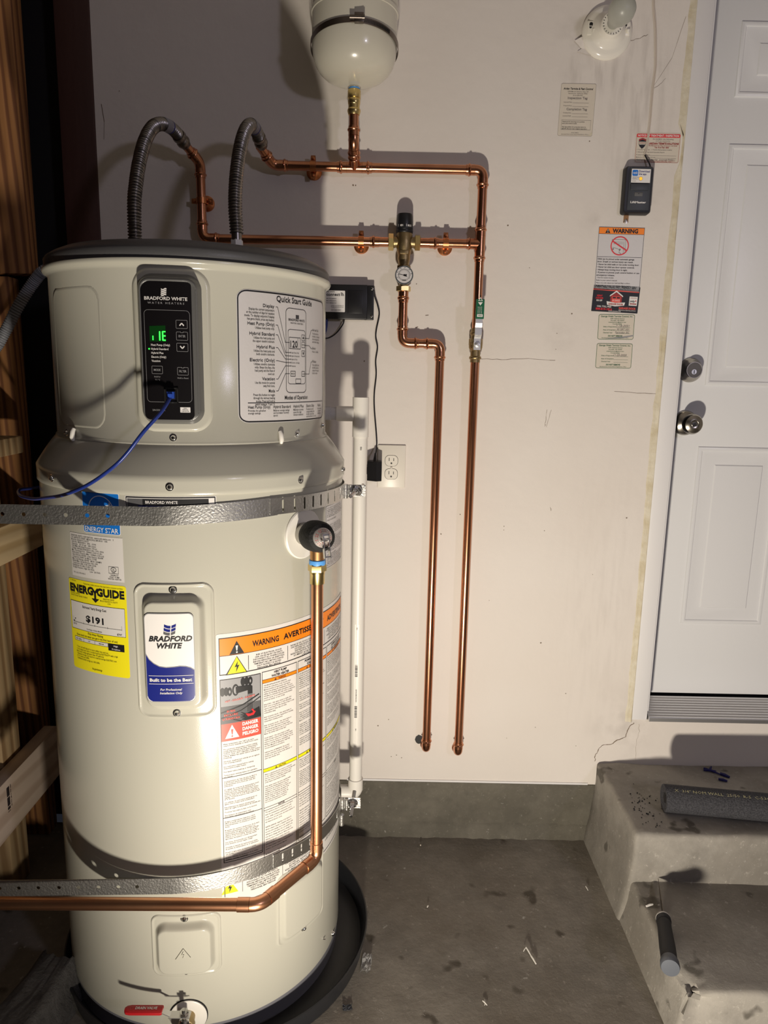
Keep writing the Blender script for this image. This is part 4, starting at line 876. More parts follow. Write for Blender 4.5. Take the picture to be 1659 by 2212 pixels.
T2 = strap(.3665, .366, .352, 'lower galvanized strap across the heater above the copper pipe', (-.7017,-.6667,-.6310,-.5930,-.5570,-.5197,-.4830,-.4480), (42,46.5,51,55.7,60.5,79), zs=.375)
def clampbolt(T, z, bd):
    base = hp(93, z, SR+.002); n = Vector((1,0,0)); fw = Vector((0,-1,0))
    M = MB(); obox(M, base+n*.020+Vector((0,.004,.0)), n, Vector((0,1,0)), Vector((0,0,1)), .026, .0012, .013)
    obox(M, base+n*.045+Vector((0,.004,.0)), n, Vector((0,1,0)), Vector((0,0,1)), .0012, .004, .010)
    M.build('bracket', GALV, T)
    M = MB(); M.lathe([(.0095,0),(.0095,.006),(.008,.007)], base+n*.028, bd, hexa=True); M.lathe([(.012,-.002),(.012,.0)], base+n*.028, bd, 20)
    M.lathe([(.0045,-.03),(.0045,.028),(.0035,.030)], base+n*.028, bd, 14); M.build('bolt', CHROME, T, smooth=25)
    M = MB(); M.tube([base+n*.004+Vector((0,-.006,-.015)), base+n*.004+Vector((0,-.006,.015))], .0055, 12); M.tube([base+n*.014+Vector((0,-.004,-.013)), base+n*.014+Vector((0,-.004,.013))], .004, 12); M.build('rolled_end', GALV, T)
clampbolt(T1, 1.079, Vector((-.42,-.85,-.28)).normalized()); clampbolt(T2, .337, Vector((-.10,-.80,-.6)).normalized())
M = MB(); M.tube([hp(88,.312,.312)+Vector((0,0,-.012)), hp(88,.312,.312)+Vector((0,0,.014))], .006, 12); M.build('rolled_end', GALV, T2)

# ------------------------------------------------------------------ drain valve
DV = thing('drain_valve', 'brass drain valve with a red lever at the foot of the heater', 'valve', tuple(hp(5.7, .080, .305)))
dvd = hp(5.7,0,1)-hp(5.7,0,0)
M = MB(); M.lathe([(.037,-.004),(.0375,.0),(.037,.0008)], hp(5.7,.077,.3055), dvd, 48, 1); M.lathe([(.0355,-.002),(.036,.003),(.034,.0042),(.018,.0045)], hp(5.7,.077,.3055), dvd, 48, 0); M.build('cover_ring', [PVC, BLACK], DV)
q0 = hp(5.7, .080, .305)
M = MB(); M.lathe([(.0135,-.01),(.0135,.02),(.016,.021),(.016,.032),(.0135,.034),(.0165,.040),(.0165,.060),(.012,.064),(.012,.080)], q0, dvd, 24); M.build('valve_body', DBRASS, DV)
sc_ = q0+dvd*.045
M = MB(); M.lathe([(.009,.010),(.009,.032),(.007,.034)], sc_, (0,0,1), 16); M.lathe([(.0085,.046),(.0085,.052)], sc_, (0,0,1), hexa=True); M.lathe([(.004,.03),(.004,.056)], sc_, (0,0,1), 12); M.build('stem', CHROME, DV, smooth=25)
M = MB(); lx = Vector((-1,-.02,0)).normalized(); ly = Vector((0,0,1)).cross(lx)
lc = sc_+Vector((0,0,.044))
obox(M, lc+lx*.008, lx, ly, Vector((0,0,1)), .020, .008, .0009); obox(M, lc+lx*.036+Vector((0,0,.006)), (lx+Vector((0,0,.5))).normalized(), ly, Vector((0,0,1)), .012, .0055, .0009); M.build('lever_plate', PLATED, DV)
M = MB(); V = []
for i, (t, hw) in enumerate(((.040,.0085),(.043,.0098),(.075,.0098),(.100,.0098),(.108,.0080),(.111,.004))):
    p = lc+lx*t+Vector((0,0,.010)); V += [p+ly*hw*c_+Vector((0,0,.0042*s_)) for c_, s_ in [(cos(2*pi*j/16), (1 if sin(2*pi*j/16) > 0 else -1)*abs(sin(2*pi*j/16))**.5) for j in range(16)]]
M.add(V, [(i*16+j, i*16+(j+1) % 16, (i+1)*16+(j+1) % 16, (i+1)*16+j) for i in range(5) for j in range(16)]+[tuple(range(16)), tuple(range(80, 96))])
gr = M.build('lever_grip', REDV, DV)
s = Sheet(60, 14, .056, .0125); s.text('DRAIN VALVE', 14, 10, 6.2, WINK, w=44, bold=.03); s.frame(4, 3.5, 9, 11, .7, mat('faded_red_print', (.6,.12,.10), .4), 1, 2)
o0 = lc+lx*.104+Vector((0,0,.0140)); s.build('lettering', DV, lambda u, v, off: o0-lx*u-Vector((0,1,0))*(v-.0062)+Vector((0,0,off)), label='white lettering')
# shift: print must face up; v runs towards the camera

# ------------------------------------------------------------------ drip pan
M = MB(); cx, cy = -.362, -.405; rings = [(.300,.008),(.318,.006),(.330,.010),(.338,.045),(.343,.050),(.346,.049),(.345,.044),(.336,.002),(.30,.0005)]
n = 96; V = []
for r, z in rings:
    for j in range(n): q = 2*pi*j/n; V.append((cx+r*cos(q), cy+(r-.008)*sin(q), z))
k = len(rings)
M.add(V, [(i*n+j, i*n+(j+1) % n, (i+1)*n+(j+1) % n, (i+1)*n+j) for i in range(k-1) for j in range(n)]+[tuple(range(n))])
tag(M.build('drip_pan', DKPL, origin=(cx, cy, 0)), 'black round plastic drip pan under the water heater', 'pan')

# ------------------------------------------------------------------ copper lines on the wall
YP = -.030; DOWN = (0,0,-1); UPV = (0,0,1); RT = (1,0,0); LF = (-1,0,0)
def tee(parent, c, d, br, m):
    c = Vector(c); d = Vector(d); br = Vector(br); M = MB()
    M.tube([c-d*.019, c+d*.019], .0128, 24); M.tube([c, c+br*.016], .0128, 24)
    collar(M, c-d*.018, -d, .024); collar(M, c+d*.018, d, .024); collar(M, c+br*.016, br, .018)
    return M.build('tee', m, parent)
hz1, hz2 = 1.8205, 1.6495; xr = .2285; xt = -.0850; xv = .0405
UR = thing('upper_copper_line', 'upper copper line running from the right hose to the ball valve', 'pipe', (xt, YP, hz1), 'copper plumbing on the wall')
hd = Vector((.030,.055,-.035)).normalized(); eh2 = Vector((-.283, YP, 1.8215))
elbow(UR, eh2, hd, RT, COPPER, .015, .021); pipe(UR, eh2+Vector((.015,0,0)), (xt-.015,YP,hz1), COPPER); MB().tube([eh2-hd*.016, eh2-hd*.060], .0105, 20).build('pipe', COPPER, UR)
tee(UR, (xt,YP,hz1), RT, (0,-.80,.60), COPPER); pipe(UR, (xt+.015,YP,hz1), (xr-.015,YP,hz1), COPPER)
elbow(UR, (xr,YP,hz1), RT, DOWN, COPPER, .020, .022); pipe(UR, (xr,YP,hz1-.015), (xr,YP,hz2+.015), COPPER); tee(UR, (xr,YP,hz2), DOWN, (-1,0,0), COPPER)
pipe(UR, (xr,YP,hz2-.015), (xr,YP,1.432), COPPER)
eb = Vector((xt, YP-.074*.80, hz1+.074*.60-.006)); brd = Vector((0,-.80,.60)); pipe(UR, Vector((xt,YP,hz1))+brd*.015, eb-brd*.010, COPPER)
elbow(UR, eb, brd, (0,0,1), COPPER, .014, .021); pipe(UR, eb+Vector((0,0,.012)), (eb.x, eb.y, 1.955), COPPER)
TY = eb.y
LR = thing('lower_copper_line', 'copper line running from the left hose to the mixing valve', 'pipe', (-.46, YP, 1.73), 'copper plumbing on the wall')
eh1 = Vector((-.4605, YP, 1.8235)); hd1 = Vector((.035,.055,-.040)).normalized()
elbow(LR, eh1, hd1, DOWN, COPPER, .015, .020); MB().tube([eh1-hd1*.016, eh1-hd1*.062], .0105, 20).build('pipe', COPPER, LR)
e2 = Vector((-.4595, YP, hz2-.001)); pipe(LR, eh1-Vector((0,0,.015)), e2+Vector((0,0,.015)), COPPER); elbow(LR, e2, DOWN, RT, COPPER, .020, .022)
pipe(LR, e2+Vector((.015,0,0)), (-.010,YP,hz2), COPPER); M = MB(); collar(M, (-.022,YP,hz2), LF, .022); M.tube([(-.022,YP,hz2),(.014,YP,hz2)], .0118, 24); M.build('coupling', COPPER, LR)
BR = thing('short_copper_bridge', 'short copper pipe between the mixing valve and the right tee', 'pipe', (.14, YP, hz2), 'copper plumbing on the wall')
pipe(BR, (.092,YP,hz2), (xr-.028,YP,hz2), COPPER); M = MB(); collar(M, (.103,YP,hz2), RT, .022); M.tube([(.068,YP,hz2),(.104,YP,hz2)], .0118, 24); M.build('coupling', COPPER, BR)
MV = thing('mixing_valve', 'bronze mixing valve with a black knob on the copper line', 'valve', (xv, YP, hz2))
M = MB(); M.lathe([(.0125,1.594),(.0135,1.600),(.0160,1.610),(.0155,1.618),(.0180,1.630),(.0202,1.642),(.0202,1.668),(.0188,1.671),(.0188,1.676)], (xv,YP,0), (0,0,1), 32)
for sgn in (-1, 1): M.lathe([(.0125,.006),(.0125,.022),(.0138,.0225),(.0138,.026)], (xv,YP,hz2), (sgn,0,0), 24)
M.build('body', DBRASS, MV)
M = MB(); M.lathe([(.0203,1.671),(.0210,1.672),(.0210,1.677),(.0200,1.678),(.0208,1.680),(.0196,1.711),(.0180,1.7155),(0,1.7165)], (xv,YP,0), (0,0,1), 36); M.build('knob', BLACK, MV)
s = Sheet(40, 8, .040, .008); [s.line([(x,1),(x,7)], .8, WINK) for x in (3, 24)]; s.text('MIN', 9, 7, 5, WINK, w=7, res=1); s.text('MAX', 27, 7, 5, WINK, w=8, res=1); s.text('I', 36, 7, 5, WINK, res=1)
s.build('knob_print', MV, lambda u, v, off: (xv+(.0207+off)*sin((u-.020)/.0207), YP-(.0207+off)*cos((u-.020)/.0207), 1.6905-v), step=.004)
for sgn in (-1, 1):
    M = MB(); M.lathe([(.015,.0255),(.0200,.027),(.0200,.0385),(.016,.040)], (xv,YP,hz2), (sgn,0,0), hexa=True, phase=.3); M.build('union_nut', BRASS, MV, smooth=20)
M = MB(); M.lathe([(.015,1.580),(.0185,1.5815),(.0185,1.5935),(.015,1.595)], (xv+.001,YP,0), (0,0,1), hexa=True, phase=.4); M.lathe([(.011,1.590),(.011,1.597)], (xv,YP,0), (0,0,1), 20); M.build('union_nut', DBRASS, MV, smooth=20)
M = MB(); M.box(xv-.0100, xv+.0100, YP-.0185, YP-.014, 1.6195, 1.6290, b=.0008); M.build('raised_plate', DBRASS, MV)
GG = thing('temperature_gauge', 'round temperature gauge below the mixing valve', 'gauge', (xv+.001, YP, 1.567))
gc = Vector((xv+.001, YP-.031, 1.5675))
M = MB(); M.lathe([(.0105,1.545),(.0105,1.580)], (xv+.001,YP,0), (0,0,1), 20); M.lathe([(.007,-.03),(.007,.0)], gc, (0,-1,0), 16); M.build('tee_body', DBRASS, GG)
M = MB(); M.lathe([(.0210,-.006),(.0224,-.004),(.0226,.003),(.0216,.0055),(.0204,.0055),(.0200,.003),(0,.003)], gc, (0,-1,0), 44); M.build('housing', mat('gauge_grey', (.17,.20,.22), .3, .6), GG)
s = Sheet(100, 100, .040, .040); s.circ(50, 50, 49, PAPERG, 0, 40); s.cring(50, 50, 34, 1.6, INK, 1); s.cring(50, 50, 28, .8, GINK, 1)
for i in range(25):
    q = radians(150+i*10); s.line([(50+34*cos(q), 50+34*sin(q)), (50+(40 if i % 3 == 0 else 37)*cos(q), 50+(40 if i % 3 == 0 else 37)*sin(q))], 1.4, INK)
for q_, t in ((160,'40'),(200,'80'),(240,'120'),(275,'160'),(315,'200'),(350,'240')): s.text(t, 50+44*cos(radians(q_)), 52+44*sin(radians(q_)), 5, INK, al='C', res=1)
s.line([(58,54),(14,44)], 2.4, INK, 4); s.poly([(50,47),(68,46),(64,53),(69,60),(52,57)], INK, 4); s.circ(50, 51, 5, INK, 4, 14); s.text('SHARKBITE' if False else 'WATTS' if False else 'THERMO', 50, 84, 6, INK, w=26, al='C', bold=.03)
s.build('dial', GG, lambda u, v, off: (gc.x-.0200+u, gc.y-.0032-off, gc.z+.0200-v))
D1 = thing('left_copper_drop', 'left copper pipe with a sideways jog dropping to the wall hole', 'pipe', (xv, YP, 1.40), 'copper plumbing on the wall')
M = MB(); M.lathe([(.0150,1.532),(.0185,1.5335),(.0185,1.5445),(.013,1.546)], (xv+.001,YP,0), (0,0,1), hexa=True, phase=.2); M.build('union_nut', BRASS, D1, smooth=20)
M = MB(); collar(M, (xv+.001,YP,1.534), DOWN, .028); M.build('coupling', COPPER, D1)
j1 = Vector((xv+.001, YP, 1.4065)); j2 = Vector((.1385, YP, 1.4065)); xb = .1375
pipe(D1, (xv+.001,YP,1.534), j1+Vector((0,0,.012)), COPPER); elbow(D1, j1, DOWN, RT, COPPER, .020, .022); pipe(D1, j1+Vector((.015,0,0)), j2-Vector((.015,0,0)), COPPER); elbow(D1, j2, RT, DOWN, COPPER, .020, .022)
pipe(D1, j2-Vector((0,0,.015)), (xb,YP,.305), COPPER); elbow(D1, (xb,YP,.287), DOWN, (0,1,0), COPPER, .014, .019)
MB().tube([(xb,YP+.01,.287),(xb,.02,.287)], .0108, 20).build('pipe', COPPER, D1)
M = MB(); M.add([(.1185+.011*cos(a*.7+.3)*random.uniform(.8,1.2), -.0008, .299+.015*sin(a*.7+.3)*random.uniform(.8,1.2)) for a in range(9)], [tuple(range(9))]); M.build('pipe_hole', INK, wall, smooth=0)
D2 = thing('right_copper_drop', 'right copper pipe dropping from the ball valve to the wall', 'pipe', (xr, YP, .8), 'copper plumbing on the wall')
pipe(D2, (xr,YP,1.370), (xr,YP,.300), COPPER); elbow(D2, (xr,YP,.278), DOWN, (0,1,0), COPPER, .014, .019); MB().tube([(xr,YP+.01,.278),(xr,.02,.278)], .0108, 20).build('pipe', COPPER, D2)
BV = thing('ball_valve', 'brass ball valve with a green lever on the right pipe', 'valve', (xr, YP, 1.40))
M = MB(); M.lathe([(.0128,1.362),(.0128,1.369),(.0150,1.371),(.0156,1.3735),(.0150,1.376),(.0125,1.378),(.0125,1.391),(.0148,1.393),(.0172,1.399),(.0175,1.412)], (xr,YP,0), (0,0,1), 28)
M.lathe([(.0175,1.405),(.0178,1.406),(.0178,1.4195),(.0160,1.421)], (xr,YP,0), (0,0,1), 8); M.lathe([(.0125,1.420),(.0125,1.428),(.0150,1.431),(.0156,1.434),(.0150,1.437),(.0128,1.439),(.0128,1.446)], (xr,YP,0), (0,0,1), 28)
M.lathe([(.010,0),(.010,.026)], (xr,YP,1.4065), (0,-1,0), 16); M.build('body', DBRASS, BV)
M = MB(); yv = YP-.030; pl = [(1.392,yv),(1.420,yv),(1.428,yv-.012),(1.446,yv-.012),(1.456,yv-.017),(1.470,yv-.017)]
for (za, ya), (zb, yb) in zip(pl, pl[1:]):
    w_ = .0085; vs = [(xr+sx*w_+(zb_-1.40)*.0, y_, z_) for (z_, y_, zb_) in ((za,ya,za),(zb,yb,zb)) for sx in (-1,1)]; M.add(vs+[(a, b-.0016, c) for a, b, c in vs], [(0,1,3,2),(4,6,7,5),(0,2,6,4),(1,5,7,3)])
M.lathe([(.0065,0),(.0065,.005),(.003,.006),(.003,.009)], (xr, yv-.0016, 1.4045), (0,-1,0), hexa=True)
M.build('lever_plate', PLATED, BV, smooth=20)
M = MB(); M.bm((lambda bm: (bmesh.ops.create_cube(bm, size=1), [setattr(v, 'co', Vector((xr+.001+v.co.x*.0205, yv-.0175+v.co.y*.0055, 1.4945+v.co.z*.057))) for v in bm.verts], bmesh.ops.bevel(bm, geom=[e for e in bm.edges if abs(e.verts[0].co.y-e.verts[1].co.y) > .004 and e.verts[0].co.z > 1.5], offset=.0099, segments=6, affect='EDGES'), bmesh.ops.bevel(bm, geom=bm.edges[:], offset=.001, segments=1, affect='EDGES'), bm)[-1])(bmesh.new())); M.build('lever_grip', GREENV, BV)
s = Sheet(20, 52, .0195, .052); s.poly([(4,13),(10,4),(16,13)], WINK, 1).poly([(6.5,11.8),(10,6.5),(13.5,11.8)], GREENV, 2); s.poly([(4,16),(16,16),(10,24)], WINK, 1)
for i, t in enumerate(('WATER OIL GAS', '600 WOG 150 WSP', 'CLOSE TO SHUT OFF')): s.text(t, 6+4.2*i, 43, 2.0, WINK, w=17, res=1, rot=-pi/2)
s.rect(3, 44.5, 17, 51, WINK, 0, 1); s.text('APOLLO' if False else 'VIEGA', 10, 49.3, 3, GREENI, w=10, al='C', res=1)
s.build('lever_print', BV, lambda u, v, off: (xr+.001-.00975+u, yv-.0203-off, 1.5215-v), label='white print on green')
# bell hangers
def hanger(loc, horiz, label):
    H = thing('pipe_hanger', label, 'pipe clamp', loc, 'copper bell hangers'); x, y, z = loc; X = Vector((1,0,0)); Z = Vector((0,0,1))
    if not horiz: X, Z = Z, Vector((1,0,0))
    o = Vector((x, 0, z)); M = MB(); sgn = -1 if horiz else 1
    M.lathe([(.0190,0),(.0185,.004),(.012,.009),(.008,.018)], o+Z*.006*sgn-Vector((0,.0,0)), (0,-1,0), 24)
    M.build('bell_base', COPCLIP, H)
    M = MB(); P = []
    for t in range(13):
        q = pi*t/12; P.append(o+Z*cos(q)*.0128+Vector((0, YP-sin(q)*.0128, 0)))
    P = [o+Z*.0262+Vector((0,YP+.004,0)), o+Z*.0140+Vector((0,YP+.004,0))]+P[1:-1]+[o-Z*.0140+Vector((0,YP+.004,0)), o-Z*.0262+Vector((0,YP+.004,0))]
    V = [p+X*sx*(.0068 if 0 < i < len(P)-1 else .0055) for i, p in enumerate(P) for sx in (-1,1)]
    M.add(V, [(2*i, 2*i+2, 2*i+3, 2*i+1) for i in range(len(P)-1)]); solid(M.build('clip_band', COPCLIP, H), .0014)
    for sg_ in (-1, 1): screw(H, o+Z*.0190*sg_+Vector((0,YP+.0032,0)), (0,-1,0), .0034, m=COPCLIP)
    M = MB(); M.lathe([(.004,0),(.004,.026)], o+Z*.019*sgn, (0,-1,0), 10); M.build('post', COPCLIP, H)
hanger((-.186, 0, hz1), True, 'copper bell hanger on the upper pipe near the right hose')
hanger((-.0665, 0, hz2), True, 'copper bell hanger left of the mixing valve')
hanger((.1435, 0, hz2), True, 'copper bell hanger right of the mixing valve')
hanger((-.459, 0, 1.736), False, 'copper bell hanger on the riser beside the left hose')

# ------------------------------------------------------------------ flexible hoses
def hose(label, P, nut):
    H = thing('flex_connector', label, 'hose', P[0], 'corrugated water hoses on the heater')
    S = spline(P, 8); L = [0]
    for a, b in zip(S, S[1:]): L.append(L[-1]+(b-a).length)
    def at(sv):
        for i in range(len(S)-1):
            if sv <= L[i+1]: return S[i].lerp(S[i+1], (sv-L[i])/(L[i+1]-L[i]))
        return S[-1]
    a0, a1 = .022, L[-1]-.058; n = 340; M = MB(); pt = []; rr = []
    for i in range(n+1):
        sv = a0+(a1-a0)*i/n; pt.append(at(sv)); rr.append(.0130+.0017*sin(i/n*(a1-a0)/.0062*2*pi))
    M.tube(pt, rr, 20); M.build('corrugated_tube', HOSE, H, smooth=80)
    MB().tube([at(0)-Vector((0,0,.02)), at(.026)], .0108, 20).build('bottom_cuff', HOSE, H)
    if nut: MB().lathe([(.0120,-.010),(.0128,-.008),(.0128,.008),(.011,.010)], at(0), (0,0,1), hexa=True, phase=.5).build('nut', mat('white_nut', (.85,.84,.82), .35), H, smooth=20)
    e = L[-1]; M = MB(); seg = [at(e-.062+.0035*i) for i in range(11)]; rad = [.0150,.0160,.0162,.0150,.0128,.0150,.0160,.0160,.0145,.0125,.0122]
    M.tube(seg, rad, 20); M.build('end_collar', mat('collar_steel', (.28,.25,.22), .35, 1), H)
    lb = [at(e-.130+.004*i) for i in range(9)]; M = MB(); M.tube(lb, .0146, 20, 0, False); M.build('printed_sleeve', mat('sleeve', (.26,.26,.30), .4), H)
    M = MB(); M.tube([at(e-.103+.002*i) for i in range(3)], .01485, 20, 0, False); M.build('blue_stripe', mat('navy_stripe', (.03,.03,.20), .4), H)
H1 = [(-.5259,-.33,1.570),(-.5262,-.33,1.61),(-.5265,-.325,1.6628),(-.5259,-.31,1.7069),(-.5255,-.285,1.7541),(-.5233,-.25,1.8052),(-.5176,-.21,1.8453),(-.5069,-.17,1.8648),(-.4961,-.125,1.8667),(-.486,-.088,1.8545),tuple(eh1-hd1*.030)]
H2 = [(-.3142,-.33,1.5855),(-.3147,-.33,1.6117),(-.3178,-.325,1.658),(-.319,-.31,1.7066),(-.3184,-.285,1.7583),(-.3166,-.25,1.8093),(-.3138,-.21,1.8466),(-.3097,-.17,1.8669),(-.3063,-.125,1.8666),(-.3025,-.085,1.8545),tuple(eh2-hd*.030)]
hose('left corrugated steel hose arching from the heater to the wall', H1, False)
hose('right corrugated steel hose with a white nut, arching to the upper copper line', H2, True)

# ------------------------------------------------------------------ expansion tank
ET = thing('expansion_tank', 'cream expansion tank hanging above the copper tee', 'tank', (xt, TY, 1.98))
tz = 1.979; TR = .0965
M = MB(); M.lathe([(.010,tz+.0005),(.030,tz+.002),(.052,tz+.0065),(.068,tz+.014),(.080,tz+.0245),(.089,tz+.038),(.094,tz+.054),(TR,tz+.074),(TR,tz+.140),(TR+.0018,tz+.141),(TR+.0018,tz+.149),(TR,tz+.150),(TR,tz+.300),(.08,tz+.35),(.0,tz+.37)], (xt,TY-.012,0), (0,0,1), 72)
M.build('shell', TANK, ET)
M = MB(); M.lathe([(.0120,tz-.004),(.0130,tz-.003),(.0130,tz+.006)], (xt,TY,0), (0,0,1), 20); M.build('tank_nipple', CHROME, ET)
MB().lathe([(.0128,tz-.007),(.0132,tz-.004)], (xt,TY,0), (0,0,1), 20).build('thread_tape', BLUET, ET)
M = MB(); M.lathe([(.0128,1.918),(.0134,1.919),(.0150,1.924),(.0156,1.927),(.0150,1.930),(.0132,1.932),(.0132,1.940),(.0140,1.941),(.0146,1.947),(.0138,1.952),(.0134,1.953),(.0152,1.954),(.0152,1.9695),(.0140,1.9715)], (xt,TY,0), (0,0,1), 24); M.build('adapter', BRASS, ET)
TB = thing('tank_band', 'dark steel worm-drive band around the expansion tank', 'clamp', (xt, TY, tz+.10))
M = MB(); n = 90; V = []
for j in range(n):
    q = 2*pi*j/n; z = tz+.0745-.176*TR*sin(q); V += [(xt+(TR+.0028)*cos(q), TY-.012+(TR+.0028)*sin(q), z-.006), (xt+(TR+.0028)*cos(q), TY-.012+(TR+.0028)*sin(q), z+.006)]
M.add(V, [(2*j, (2*j+2) % (2*n), (2*j+3) % (2*n), 2*j+1) for j in range(n)]); solid(M.build('band', STEELBAND, TB))
M = MB(); fy_ = TY-.012-TR; M.box(xt+.004, xt+.024, fy_-.012, fy_-.001, tz+.083, tz+.102, b=.001); M.lathe([(.0045,0),(.0045,.026),(.0055,.0265),(.0055,.032)], (xt-.006, fy_-.010, tz+.0925), (1,0,0), 14); M.build('worm_housing', STEELBAND, TB)
M = MB()
for i in range(26):
    q = radians(-78+i*1.6); p = Vector((xt+(TR+.0038)*cos(q)*1, TY-.012+(TR+.0038)*sin(q), tz+.0745-.176*TR*sin(q))); tg = Vector((-sin(q), cos(q), 0))
    if abs(p.x-(xt+.012)) > .012: obox(M, p, tg, Vector((cos(q), sin(q), 0)), Vector((0,0,1)), .0006, .0003, .0035)
M.build('band_teeth', INK, TB)

# ------------------------------------------------------------------ white drain pipe
PV = thing('condensate_pipe', 'white PVC drain pipe with a tee standing beside the heater', 'pipe', (-.0568, -.17, .22))
px, py = -.0566, -.17
M = MB(); M.tube([(px,py,1.178),(px,py,1.272)], [.0195,.0195], 32, caps=False); M.tube([(px-.016,py,1.2325),(px-.058,py,1.2325)], .0180, 28); M.tube([(px,py,1.272),(px,py,1.2715),(px,py,1.20)], [.0195,.0165,.0165], 32, caps=False); M.tube([(px,py,1.1785),(px,py,1.178)], [.0165,.0195], 32, caps=False)
M.build('tee', PVC, PV)
MB().tube([(px,py,1.185),(px,py,.268)], .0165, 32).build('pipe', PVC, PV)
MB().tube([(px-.050,py,1.2325),(px-.072,py,1.2325),(px-.0725,py,1.2325),(-.235,py,1.2325)], [.0150,.0150,.0165,.0165], 28).build('clear_coupling', CLEARPVC, PV)
M = MB(); M.tube([(px,py,.278),(px,py,.277),(px,py,.245)], [.0165,.0195,.0195], 28); M.tube(arc((px,py,.236), (0,0,-1), (-1,0,0), .018), .0195, 28); M.tube([(px-.016,py,.236),(px-.085,py,.236)], .0195, 28); M.build('elbow', PVC, PV)
s = Sheet(10, 300, .013, .36); s.rect(0, 5, 8, 296, PVC, 0, 0)
for y0 in (95, 158+30):
    yy = y0
    while yy < y0+26: h = random.choice((.7,1.2,1.8)); s.rect(1, yy, 6, yy+h, INK); yy += h+random.choice((.8,1.3))
for y, t in ((12,'PW10'), (150,'NSF-PW ASTM D1785 SCH 40'), (240,'PW10')): s.text(t, 3, y, 2.2, INK, w=len(t)*1.1, res=1, rot=pi/2)
s.build('pipe_print', PV, lambda u, v, off: (px+(.0166+off)*sin((u-.006)/.0166), py-(.0166+off)*cos((u-.006)/.0166), .715-v*1.0))
s = Sheet(10, 30, .01, .036); s.rect(0, 0, 7, 20, PVC, 0, 0); s.text('PW10', 3, 4, 3.4, INK, w=8, res=1, rot=pi/2); s.build('pipe_print', PV, lambda u, v, off: (px+(.0166+off)*sin((u-.003)/.0166), py-(.0166+off)*cos((u-.003)/.0166), 1.160-v))

# ------------------------------------------------------------------ network box, cords, outlet
NB = thing('network_module', 'black network module with a white label on the wall', 'module', (-.12, 0, 1.50))
M = MB(); M.box(-.208, -.049, -.028, -.001, 1.4630, 1.5470, b=.0022); M.box(-.058, -.0325, -.020, -.001, 1.4630, 1.5470, b=.0015)
M.box(-.098, -.060, -.0292, -.0275, 1.4770, 1.5330, b=.0008); M.build('case', BLACK, NB)
for z in (1.4715, 1.5385): screw(NB, Vector((-.0375, -.020, z)), (0,-1,0), .003)
s = Sheet(100, 60, .083, .052); s.rect(0, 0, 100, 60, WINK, 2, 0); s.text('BRADFORD WHITE', 30, 5, 3, INK, w=38, res=1); s.text('connect', 44, 15, 8.5, INK, w=41, bold=.02)
for r in (3, 6, 9): s.line([(87+r*cos(a*.26-pi/2), 15+r*sin(a*.26-pi/2)) for a in range(7)], 1.6, INK)
for i, t in enumerate(('SN: 02-0000231', 'MAC: 8458009E22FC', 'FCC: 485001-P120')): s.text(t, 44, 24+6*i, 2.4, INK, w=30, res=1)
for i in range(2): s.text('Warranty  www.bradfordwhite.com', 58, 43+4*i, 2, INK, w=38, res=1); s.text('Heater Connect assistance', 58, 54+3*i, 2, INK, w=30, res=1)
s.build('module_label', NB, wmap(-.188, 1.5315, -.028))
CD = thing('adapter_cable', 'thin black power cord hanging from the network module to the adapter', 'cord', (-.03, 0, 1.3))
pts = spline([(-.033,-.012,1.537),(-.0300,-.008,1.520),(-.0226,-.006,1.4996),(-.0185,-.005,1.4768),(-.0250,-.005,1.4406),(-.0262,-.005,1.420),(-.0215,-.005,1.395),(-.0255,-.005,1.3607),(-.0235,-.005,1.3254),(-.0275,-.006,1.2778),(-.0265,-.006,1.2359),(-.0200,-.008,1.1694),(-.0185,-.016,1.1366),(-.0215,-.030,1.119)], 6)
MB().tube(pts, .0019, 10).build('jacket', BLACK, CD); 
pts2 = spline([(-.034,-.012,1.4725),(-.0345,-.010,1.50),(-.034,-.012,1.537)], 5); MB().tube(pts2, .0012, 8).build('jacket', BLACK, CD)
MB().tube([Vector((-.0213,-.028,1.124)), Vector((-.0222,-.036,1.108)), Vector((-.0222,-.038,1.100))], [.0024,.0045,.0055], 12).build('strain_relief', BLACK, CD)
PA = thing('power_adapter', 'black plug-in power adapter left of the outlet', 'adapter', (-.0235, -.0, 1.08))
a3 = radians(28); M = MB(); V = []
foot = [(-.0420,-.016),(-.0420,-.044),(-.0180,-.058),(-.0040,-.050),(-.0040,-.022),(-.018,-.010)]
for z, k_ in ((1.0535,.97),(1.0550,1),(1.1030,1),(1.1045,.97)):
    V += [(-.023+(x+.023)*k_, -.034+(y+.034)*k_, z+(.0)*x) for x, y in foot]
M.add(V, [(i*6+j, i*6+(j+1) % 6, (i+1)*6+(j+1) % 6, (i+1)*6+j) for i in range(3) for j in range(6)]+[tuple(range(5,-1,-1)), tuple(range(18,24))]); M.build('case', BLACK, PA, smooth=0)
MB().box(-.0445, -.030, -.014, -.0012, 1.066, 1.084, b=.001).build('plug_face', BLACK, PA)
OU = thing('wall_outlet', 'white double outlet with its plate on the wall', 'outlet', (.0215, 0, 1.087))
M = MB(); M.box(-.0150, .0585, -.0055, -.0003, 1.0300, 1.1440, b=.0022); M.build('plate', PLATE, OU)
